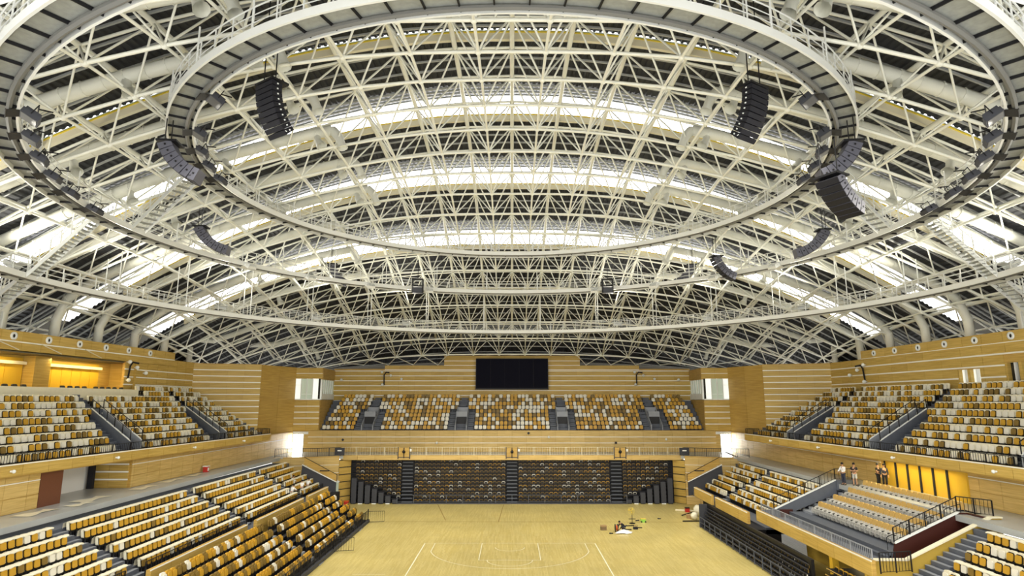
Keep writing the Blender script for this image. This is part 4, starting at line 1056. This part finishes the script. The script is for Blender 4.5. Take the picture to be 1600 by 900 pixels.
for px, lab in ((653,'small black loudspeaker cage hanging under the far middle ring, left'),(949,'small black loudspeaker cage hanging under the far middle ring, right')):
    p = unproj(px, 437, 67); t = thing('speaker_cage', lab, 'loudspeaker', tuple(p), wc=False)
    for sx in (-.55,.55):
        for sy in (-.3,.3): M().box(sx-.04,sx+.04,sy-.04,sy+.04,-1.5,0).obj('post', 'black', t)
    for z in (-1.5,-.75,0): M().box(-.6,.6,-.35,.35,z,z+.06).obj('frame', 'black', t)
    M().box(-.5,.5,-.3,.3,-1.45,-.9).obj('cabinet', 'cab', t); M().tube([(0,0,0),(0,0,2.2)], .03, 5).obj('cable', 'black', t)

# ------------------------------------------------------------------ floodlights on the rings, with added uplights for the roof
fb_ = M(); fb_.box(-.42,.42,-.36,.36,-.12,.12); fv = M(); fv.add([(-.42,-.36,-.12),(.42,-.36,-.12),(.5,-.7,-.45),(-.5,-.7,-.45)], [(0,1,2,3)]); fv.box(-.5,.5,-.72,-.69,-.47,-.43)
fg = M(); fg.box(-.37,.37,-.31,.31,-.14,-.122); fa = M(); fa.tube([(-.46,0,0),(-.46,.0,.5),(.46,0,.5),(.46,0,0)], .03, 4); fa.tube([(0,0,.5),(0,.45,.75)], .035, 5)
fr_ = M()
for k in range(5): fr_.box(-.4+.18*k,-.36+.18*k,-.3,.3,.12,.24)
fme2 = [('housing',fb_.mesh('housing','charcoal')),('visor',fv.mesh('visor','black')),('lens',fg.mesh('lens','lamp_glass')),('yoke',fa.mesh('yoke','black')),('fin',fr_.mesh('fin','charcoal'))]
fme3 = [(nm, me.copy()) for nm, me in fme2]
for nm, me in fme3: me.materials[0] = MAT['rail_white' if nm != 'lens' else 'lamp_glass']
def flood(at, R, deg, h, lab, energy=0, pale=False, up=False):
    a = math.radians(deg); p = at(a, R, h); o = thing('floodlight', lab, 'floodlight', tuple(p), a+PI, 'floodlights on the ring catwalks', wc=False)
    o.rotation_euler = (math.radians(-28), 0, a)
    for nm, me in (fme3 if pale else fme2): link(nm, me, o)
    if up: o.rotation_euler = (math.radians(150), 0, a)
    if energy:  # spot added to light stands and roof; the fixtures themselves hang unlit
        l = bpy.data.lights.new('fill_beam', 'SPOT'); l.energy = energy; l.spot_size = math.radians(120); l.spot_blend = .8; l.shadow_soft_size = .5; l.color = (1,.95,.82)
        q = bpy.data.objects.new('fill_beam', l); C.objects.link(q); q.location = p+Vector((0,0,.45 if up else -.35)); tgt = Vector((p.x*.35, lerp(p.y,60,.45), 3)) if not up else Vector((p.x*.75, lerp(p.y,50,.3), 33)); l.spot_size = math.radians(165 if up else 120); q.rotation_euler = (tgt-q.location).to_track_quat('-Z','Y').to_euler()
FE = 1500
for sg, side in ((-1,'left'),(1,'right')):
    for k, dg in enumerate((50,56,62,68,74,81)): flood(at2, 27.0, sg*dg, -.3, f'square black floodlight, {side} of the middle ring, {ordn(k+1)} from the frame top', FE if k % 2 == 0 else 0)
    for k, dg in enumerate((48,62,70,77,84)): flood(at1, 20.0, sg*dg, -.3, f'square black floodlight, {side} of the inner ring, {ordn(k+1)} from the frame top', FE if k % 2 == 0 else 0)
    for k, dg in enumerate((118,132,146,160)): flood(at2, 27.0, sg*dg, -.3, f'floodlight on the far {side} arc of the middle ring, {ordn(k+1)} towards the centre', FE*1.6, True)
    for k, dg in enumerate((72,88,104,122,140,158)): flood(at3, 34.0, sg*dg, .9, f'pale added roof uplight, {side} arc of the outer ring, {ordn(k+1)} towards the centre', FE*.6, True, True)  # uplights added to brighten the roof frame from below

# ------------------------------------------------------------------ scoreboard and wall fixtures
t = thing('scoreboard', 'large black blank scoreboard screen on the upper back wall', 'screen', (0, 91.7, 13.9))
M().box(-5.35,5.35,91.35,91.65,14.05,18.5).obj('housing', 'black_soft', t); M().box(-5.25,5.25,91.3,91.36,14.2,18.4).obj('screen_panel', 'screen', t); M().box(-5.4,5.4,91.3,91.65,13.95,14.05).obj('bottom_ledge', 'charcoal', t)
for k in range(5): M().box(-5.25+2.1*k+2.09,-5.25+2.1*k+2.11,91.29,91.31,14.2,18.4).obj('seam', 'black', t)
def ptz(p, axis, lab):
    # black bent conduit with small white cameras
    o = thing('camera_mount', lab, 'camera', p); X,Y,Z = p; d = Vector((0,1,0)) if axis == 'y' else Vector((1,0,0)); nrm = Vector((1 if X < 0 else -1,0,0)) if axis == 'y' else Vector((0,-1,0))
    P = Vector(p)
    M().tube([P+nrm*.12, P+nrm*.25+Vector((0,0,1.5)), P+nrm*.3+d*.3+Vector((0,0,1.9)), P+nrm*.6+d*.8+Vector((0,0,1.8))], .09, 6).obj('conduit', 'black', o)
    for a, z in ((1.0,1.4),(2.6,.9),(-.3,1.9),(-.2,.1)):
        q = P+nrm*.35+d*a+Vector((0,0,z)); M().ball(tuple(q), .2, 8, 5).obj('camera_head', 'frame_white', o, True)
        M().tube([q, q-nrm*.33], .05, 5).obj('bracket', 'frame_white', o)
ptz((-XW, 59.6*1.04, 14.3), 'y', 'black bent conduit with white cameras on the left upper wall')
ptz((XW, 67.5, 14.3), 'y', 'black bent conduit with white cameras on the right upper wall')
ptz((-18.9, YB-.1, 14.6), 'x', 'black conduit with white cameras left of the scoreboard'); ptz((18.4, YB-.1, 14.6), 'x', 'black conduit with white cameras right of the scoreboard')
def small(p, nrm, lab, mt='frame_white', r=.16):
    o = thing('wall_lamp', lab, 'wall fixture', p); P = Vector(p); nrm = Vector(nrm)
    M().ball(tuple(P+nrm*.22), r, 8, 5).obj('globe', mt, o, True); M().tube([P, P+nrm*.2], .06, 6).obj('stem', mt, o)
for k, X in enumerate((-22.5,-10,2.2,4.9,13.8,20.5)): small((X,84.18,[7.25,6.85,8.1,7.6,6.85,7.3][k]), (0,-1,0), f'small round fixture on the timber wall under the back tier, {ordn(k+1)} from left', 'frame_white' if k % 2 else 'charcoal')
for k, X in enumerate((-25.2,24.6)): small((X,YB-.06,15.4), (0,-1,0), ['white round wall fixture at the left end of the upper back wall','white round wall fixture at the right end of the upper back wall'][k], r=.22)
for sg, side in ((-1,'left'),(1,'right')):
    for k, Y in enumerate((38,47,57,66)):
        xx = 30.0+(0 if sg < 0 else -1)-(Y-37)*2.2/35
        small((sg*(xx-.02),Y,8.25), (-sg,0,0), f'small white fitting on the {side} tier fascia, {ordn(k+1)} from the camera', r=.11)

# ------------------------------------------------------------------ people
def skin_mesh(name, verts, edges, radii, mt, parent, sub=1):
    me = bpy.data.meshes.new(name); me.from_pydata(verts, edges, []); me.materials.append(MAT[mt])
    o = bpy.data.objects.new(name, me); C.objects.link(o); o.parent = parent
    md = o.modifiers.new('skin', 'SKIN'); md.use_smooth_shade = True
    sv = me.skin_vertices[0].data if me.skin_vertices else None
    if sv is None:
        bm = bmesh.new(); bm.from_mesh(me); bm.verts.layers.skin.verify(); bm.to_mesh(me); bm.free(); sv = me.skin_vertices[0].data
    for k, r_ in enumerate(radii): sv[k].radius = (r_, r_) if not isinstance(r_, tuple) else r_
    sv[0].use_root = True
    s_ = o.modifiers.new('sub', 'SUBSURF'); s_.levels = sub; s_.render_levels = sub
    return o
def person(loc, rotz, lab, top, bottom, pose, cap=None, sleeves=True):
    """pose: joint table in local metres, facing -Y"""
    o = thing('person', lab, 'person', loc, rotz, wc=False)
    J = pose; V = []; E = []; R = []
    def v(p, r_): V.append(tuple(p)); R.append(r_); return len(V)-1
    pel = v(J['pelvis'], (.15,.11)); spine = v(Vector(J['pelvis']).lerp(Vector(J['chest']),.5), (.14,.1)); ch = v(J['chest'], (.17,.115)); nk = v(J['neck'], .055)
    hd = Vector(J['head']); h0 = v(hd-Vector((0,0,.07)), .07); h1 = v(hd, (.075,.095)); h2 = v(hd+Vector((0,0,.09)), .06)
    E += [(pel,spine),(spine,ch),(ch,nk),(nk,h0),(h0,h1),(h1,h2)]
    for s_ in ('l','r'):
        a = v(J[s_+'sh'], .06); b_ = v(J[s_+'el'], .043); c_ = v(J[s_+'wr'], .03); E += [(ch,a),(a,b_),(b_,c_)]
        wr = Vector(J[s_+'wr']); d = (wr-Vector(J[s_+'el'])).normalized(); sd = Vector((1,0,0)) if abs(d.x) < .8 else Vector((0,1,0))
        pm = v(wr+d*.07, (.042,.02)); E.append((c_,pm))
        for f_ in range(4):
            L = (.075,.09,.082,.062)[f_]; base = wr+d*.1+sd*(-.03+.02*f_); f0 = v(base, .011); f1 = v(base+d*L*.55+Vector((0,-.012,0)), .009); f2 = v(base+d*L+Vector((0,-.03,0)), .008); E += [(pm,f0),(f0,f1),(f1,f2)]
        t0 = v(wr+d*.05+sd*(.045 if s_ == 'l' else -.045), .013); t1 = v(wr+d*.1+sd*(.07 if s_ == 'l' else -.07), .01); E += [(pm,t0),(t0,t1)]
        hp = v(J[s_+'hip'], .095); kn = v(J[s_+'kn'], .065); an = v(J[s_+'an'], .045); to = v(Vector(J[s_+'an'])+Vector((0,-.16,-.04)), .04); E += [(pel,hp),(hp,kn),(kn,an),(an,to)]
    skin_mesh('body', V, E, R, 'skin', o)
    # shirt, trousers, hair, shoes
    V, E, R = [], [], []
    pel = v(Vector(J['pelvis'])+Vector((0,0,-.02)), (.18,.135)); mid = v(Vector(J['pelvis']).lerp(Vector(J['chest']),.5), (.17,.125)); ch = v(J['chest'], (.2,.14)); nk = v(Vector(J['chest']).lerp(Vector(J['neck']),.75), .075); E += [(pel,mid),(mid,ch),(ch,nk)]
    for s_ in ('l','r'):
        a = v(J[s_+'sh'], .083); b_ = v(Vector(J[s_+'sh']).lerp(Vector(J[s_+'el']), 1.0 if sleeves else .7), .066); E += [(ch,a),(a,b_)]
        if sleeves: c_ = v(Vector(J[s_+'el']).lerp(Vector(J[s_+'wr']),.85), .05); E.append((b_,c_))
    skin_mesh('shirt', V, E, R, top, o)
    V, E, R = [], [], []
    pel = v(Vector(J['pelvis'])+Vector((0,0,.04)), (.165,.125)); 
    for s_ in ('l','r'):
        hp = v(J[s_+'hip'], .112); kn = v(J[s_+'kn'], .085); E += [(pel,hp),(hp,kn)]
        if bottom[1]: an = v(Vector(J[s_+'an'])+Vector((0,0,.05)), .07); E.append((kn,an))
    skin_mesh('trousers', V, E, R, bottom[0], o)
    x = M(); x.ball(tuple(hd+Vector((0,.018,.06))), .108, 10, 6); x.obj('hair', cap or 'hair', o, True)
    x = M(); x.ball(tuple(hd+Vector((0,-.1,-.005))), .018, 6, 4); x.obj('nose', 'skin', o, True)
    for sx in (-1,1):
        M().ball(tuple(hd+Vector((sx*.034,-.088,.025))), .012, 6, 4).obj('eye', 'black', o); M().ball(tuple(hd+Vector((sx*.085,.0,.0))), .022, 6, 4).obj('ear', 'skin', o, True)
    M().box(hd.x-.025,hd.x+.025,hd.y-.096,hd.y-.08,hd.z-.055,hd.z-.045).obj('mouth', 'red_wall', o)
    for s_ in ('l','r'):
        a = Vector(J[s_+'an']); x = M(); x.extr([(a.x-.05,a.y+.07,a.z-.09),(a.x-.05,a.y-.2,a.z-.09),(a.x-.05,a.y-.2,a.z-.03),(a.x-.05,a.y+.0,a.z+.03),(a.x-.05,a.y+.07,a.z+.03)], (.1,0,0)); x.obj('shoe', 'shoe', o)
    return o
import bmesh
ST = dict(pelvis=(0,0,.95),chest=(0,-.01,1.3),neck=(0,0,1.47),head=(0,-.02,1.63),lsh=(.19,0,1.38),rsh=(-.19,0,1.38),lel=(.25,.03,1.1),rel=(-.25,.03,1.1),lwr=(.25,-.06,.87),rwr=(-.25,-.06,.87),
          lhip=(.09,0,.9),rhip=(-.09,0,.9),lkn=(.11,-.02,.5),rkn=(-.1,.0,.5),lan=(.12,.02,.09),ran=(-.11,.04,.09))
FOLD = dict(ST, lel=(.26,-.05,1.13), rel=(-.26,-.05,1.13), lwr=(.02,-.27,1.18), rwr=(-.02,-.27,1.12))
REACH = dict(ST, chest=(0,-.12,1.27), neck=(0,-.2,1.42), head=(0,-.28,1.56), lsh=(.19,-.14,1.33), rsh=(-.19,-.14,1.33), lel=(.24,-.33,1.12), rel=(-.24,-.35,1.15), lwr=(.15,-.55,1.02), rwr=(-.15,-.56,1.05))
LEAN = dict(ST, lel=(.27,-.12,1.12), rel=(-.27,-.12,1.12), lwr=(.16,-.38,1.04), rwr=(-.16,-.38,1.04), head=(0,-.05,1.62))
CROUCH = dict(ST, pelvis=(0,.1,.42), chest=(0,-.22,.62), neck=(0,-.37,.7), head=(0,-.48,.8), lsh=(.19,-.25,.66), rsh=(-.19,-.25,.66), lel=(.25,-.42,.42), rel=(-.25,-.42,.42), lwr=(.1,-.55,.2), rwr=(-.1,-.55,.2),
              lhip=(.1,.1,.38), rhip=(-.1,.1,.38), lkn=(.16,-.3,.44), rkn=(-.16,-.05,.1), lan=(.14,.0,.09), ran=(-.13,.35,.09))
person((26.95,51.9,5.67), math.radians(-70), 'person in white shirt and dark trousers leaning on the box wall railing', 'cloth_white', ('cloth_navy',True), LEAN)
person((27.7,51.6,5.67), math.radians(-35), 'person in black shirt and pale shorts standing behind the white shirted one', 'cloth_black', ('cloth_grey',False), FOLD, sleeves=False)
person((29.5,51.4,5.67), math.radians(30), 'person in black shirt, arms folded, standing behind the top box row', 'cloth_black', ('cloth_black',True), FOLD, sleeves=False)
person((29.75,50.95,5.67), math.radians(-20), 'person in dark jacket and hat close beside the doors', 'cloth_navy', ('cloth_black',True), ST)
for k, (px, py, tt, rz, ps, lab) in enumerate([
    (454.5,783.5,65.5,150,REACH,'person in white work clothes standing upright at the end of the lowest fixed row'),
    (470.5,775.5,66.5,200,REACH,'person in white work clothes bending over the seats, middle of the group'),
    (479.5,772,67.2,170,REACH,'person in grey white work clothes bending over seats nearest the end ramp'),
    (453.5,768,67.0,120,REACH,'person in white shirt one row behind the other workers on the left')]):
    u_ = (px-800)/F_PX; X = u_*tt; Y = unproj(px,py,tt).y; z = FZR(5) if k != 3 else FZR(4)
    p = unproj(px, py, tt); t_ = (z-CAM_H)/(math.sin(PITCH)+(450-py)/F_PX*math.cos(PITCH)); p = unproj(px, py, t_)
    person((p.x, p.y, z), math.radians(rz), lab, 'cloth_white', ('cloth_grey' if k < 3 else 'cloth_white', True), ps)
q = unproj(974, 829, CAM_H/-(math.sin(PITCH)+(450-829)/F_PX*math.cos(PITCH)))
person((q.x, q.y, 0), math.radians(-60), 'person in dark clothes crouching over tools on the timber floor', 'cloth_black', ('cloth_navy',True), CROUCH)

# ------------------------------------------------------------------ things on the floor
def gp(px, py): return unproj(px, py, CAM_H/-(math.sin(PITCH)+(450-py)/F_PX*math.cos(PITCH)))
p = gp(988, 818)
t = thing('pedestal_fan', 'pedestal fan with round cage standing on the arena floor', 'fan', tuple(p))
X, Y = p.x, p.y
M().tube([(X,Y,0),(X,Y,1.25)], .03, 6).obj('pole', 'black', t); M().tube([(X,Y,0),(X,Y,.05)], .3, 10).obj('base', 'black', t)
hc = Vector((X-.12,Y-.2,1.3)); x = M()
for r_ in (.36,.27,.18,.09): x.tube([hc+Vector((r_*math.cos(a),-.1+.1*r_,r_*math.sin(a))) for a in [2*PI*k/16 for k in range(16)]], .012, 4, closed=True)
for k in range(10): a = 2*PI*k/10; x.tube([hc+Vector((0,-.1,0)), hc+Vector((.36*math.cos(a),-.06,.36*math.sin(a)))], .008, 4)
x.obj('cage', 'yellow_cloth', t); M().tube([hc, hc+Vector((.05,.2,0))], .1, 8).obj('motor', 'black', t)
for k in range(3):
    a = 2*PI*k/3+.4; y = M(); y.add([tuple(hc), tuple(hc+Vector((.3*math.cos(a),-.02,.3*math.sin(a)))), tuple(hc+Vector((.3*math.cos(a+.7),.03,.3*math.sin(a+.7))))], [(0,1,2)]); y.extr([tuple(hc+Vector((0,-.03,0))), tuple(hc+Vector((.29*math.cos(a),-.04,.29*math.sin(a)))), tuple(hc+Vector((.29*math.cos(a+.7),.0,.29*math.sin(a+.7))))], (0,.01,0)); y.obj('blade', 'yellow_cloth', t)
M().box(X-.35,X+.35,Y-.05,Y+.05,.42,.47).obj('cross_bar', 'black', t)
def box_thing(name, lab, cat, px, py, w_, d_, h_, mt, extra=None, rz=0):
    p = gp(px, py); t = thing(name, lab, cat, tuple(p), rz, wc=False)
    M().box(-w_/2,w_/2,-d_/2,d_/2,0,h_*.8).obj('body', mt, t); M().box(-w_*.53,w_*.53,-d_*.53,d_*.53,h_*.8,h_).obj('lid', extra or mt, t); return t
t = box_thing('tool_crate', 'brown mesh crate on the floor left of the crouching person', 'crate', 943, 828, .55,.4,.42,'concrete_dark','cardboard')
for k in range(4): M().box(-.29,.29,-.225,-.205,.05+.09*k,.09+.09*k).obj('slat', 'cardboard', t)
p = gp(963, 831); t = thing('cable_drum', 'black cable drum with orange centre beside the crouching person', 'drum', tuple(p))
M().tube([(p.x-.12,p.y,.36),(p.x-.06,p.y,.36)], .36, 14).obj('flange', 'black', t); M().tube([(p.x+.1,p.y,.36),(p.x+.16,p.y,.36)], .36, 14).obj('flange', 'black', t); M().tube([(p.x-.06,p.y,.36),(p.x+.1,p.y,.36)], .24, 12).obj('cable', 'orange', t); M().tube([(p.x+.16,p.y,.36),(p.x+.19,p.y,.36)], .14, 10).obj('hub', 'orange', t)
p = gp(975, 833); x = M(); rnd = random.Random(5); vs = []
for j in range(7):
    for i in range(9): a = (i-4)/4; b_ = (j-3)/3; vs.append((p.x+a*.75+b_*.2, p.y+b_*.45, .02+max(0,.26-.25*(a*a+b_*b_))+rnd.uniform(0,.06)))
x.add(vs, [(j*9+i,j*9+i+1,(j+1)*9+i+1,(j+1)*9+i) for j in range(6) for i in range(8)])
tag(x.obj('white_sheet', 'cloth_white', None, True), 'crumpled white sheet on the floor in front of the crouching person', 'sheet')
t = box_thing('green_machine', 'green and black floor machine right of the fan', 'machine', 1005, 816, .5,.4,.4,'green','yellow_cloth'); M().tube([(-.4,0,.2),(-.8,0,.15)], .06, 6).obj('hose', 'black', t)
for sx in (-.2,.2): M().tube([(sx,-.22,.08),(sx,-.26,.08)], .08, 8).obj('wheel', 'black', t)
for k, (px, py, l, rz, lab) in enumerate([(984,822,.9,.2,'dark plank lying at the foot of the fan'),(997,825,.8,-.1,'dark plank lying right of the fan'),(981,828,.7,.1,'dark bar lying beside the crouching person'),(955,834,.35,.5,'small dark tool lying left of the drum'),(1030,811,.35,.1,'small dark bar alone on the floor right of the machine')]):
    p = gp(px, py); t = thing('plank', lab, 'plank', tuple(p), rz, wc=False); M().box(-l/2,l/2,-.08,.08,0,.07).obj('board', 'black', t); M().box(-l/2+.05,-l/2+.15,-.1,.1,.0,.1).obj('cleat', 'charcoal', t)
p = gp(993, 827); t = thing('tool_bag', 'small open tool bag with handles sticking out right of the crouching person', 'bag', tuple(p), 0, wc=False)
M().box(-.22,.22,-.15,.15,0,.22).obj('bag', 'black_soft', t)
for k in range(4): M().tube([(-.15+.1*k,0,.15),(-.17+.12*k,0,.42)], .02, 5).obj('tool', 'brown_door', t)
# debris in the right corner
for k, (px, py, l, r_, mt, lab) in enumerate([(1071,799,2.2,.09,'cream','pale pipe leaning flat at the foot of the right pier'),(1082,806,2.4,.06,'black','black pole on top of the heap by the right stand'),(1083,815,2.2,.06,'black','black pole lying lowest of the heap by the right stand')]):
    p = gp(px, py); t = thing('pole', lab, 'pole', tuple(p), -.35 if k == 0 else .05, wc=False); M().tube([(-l/2,0,r_),(l/2,0,r_+(.6 if k == 1 else 0))], r_, 6).obj('tube', mt, t); M().tube([(l/2-.05,0,r_+(.6 if k == 1 else 0)),(l/2,0,r_+(.6 if k == 1 else 0))], r_*1.2, 6).obj('end_cap', 'charcoal', t)
box_thing('cardboard_box', 'brown cardboard box in the heap by the right stand', 'box', 1078, 810, .6,.5,.4,'cardboard')
box_thing('red_box', 'small red and dark box at the foot of the right pier', 'box', 1074, 800, .45,.4,.5,'red_bin','black')
for k, (px, py, s_, lab) in enumerate([(1085,812,.38,'white plastic bag lying in the heap by the right stand'),(1091,808,.5,'tall white plastic sack standing against the right stand')]):
    p = gp(px, py); x = M(); x.ball((p.x,p.y,s_*(1.0 if k == 0 else 1.3)), s_, 12, 8); rnd = random.Random(k)
    x.v = [(a+rnd.uniform(-.05,.05), b_+rnd.uniform(-.05,.05), max(0,p.z+(c_)*(1 if k == 0 else 1.1)+rnd.uniform(-.05,.05))) for a,b_,c_ in x.v]
    tag(x.obj('plastic_bag', 'film', None, True), lab, 'bag')
# service door in the right pier and the exit door in the left pier
for sg, n_ in ((1,6),(-1,7)):
    if sg > 0:
        d = struct(f'door_{n_}', M().box(22.0,23.95,74.1,74.4,2.75,2.9), 'frame_white')
        M().box(22.1,23.85,74.2,74.3,0,2.75).obj('door_leaf', 'white_wall', d); M().box(22.25,22.35,74.12,74.2,1.0,1.3).obj('door_handle', 'black', d)
    else:
        d = struct(f'door_{n_}', M().box(-21.3,-20.4,75.3,75.6,2.9,3.05), 'frame_white'); M().box(-21.25,-20.45,75.4,75.5,0,2.9).obj('door_leaf', 'glass_pale', d)
p = gp(541, 788); t = thing('red_box', 'small red box on the floor at the foot of the left pier', 'box', (p.x,p.y,0), 0, wc=False); M().box(-.25,.25,-.2,.2,0,.35).obj('body', 'red_bin', t); M().box(-.27,.27,-.22,.22,.35,.42).obj('lid', 'orange', t)
# dark chairs in the left boxes
cdk = shell_m(M(), .5,.5,.12,.4,.05,.16); c2 = M(); c2.box(-.25,.25,-.32,.1,.28,.44); c3 = M(); c3.box(-.2,.2,-.05,.1,0,.28)
cm = [('backrest',cdk.mesh('backrest','concrete_dark')),('cushion',c2.mesh('cushion','black_soft')),('foot',c3.mesh('foot','black'))]
for k, Y in enumerate([44.6,45.5,46.4,47.3,48.2,52.4,53.3,54.2,55.1,56.6,57.5,58.4,59.3,60.3]):
    o = thing('box_chair', f'grey brown chair in plastic on the left boxes balcony, {ordn(k+1)} from the left', 'chair', (-37.7,Y,12.75), PI/2, 'chairs on the left boxes balcony', wc=False)
    for nm, me in cm: link(nm, me, o)
struct('trim_8', M().box(-38.3,-37.15,34,61.3,12.5,12.75), 'slate')
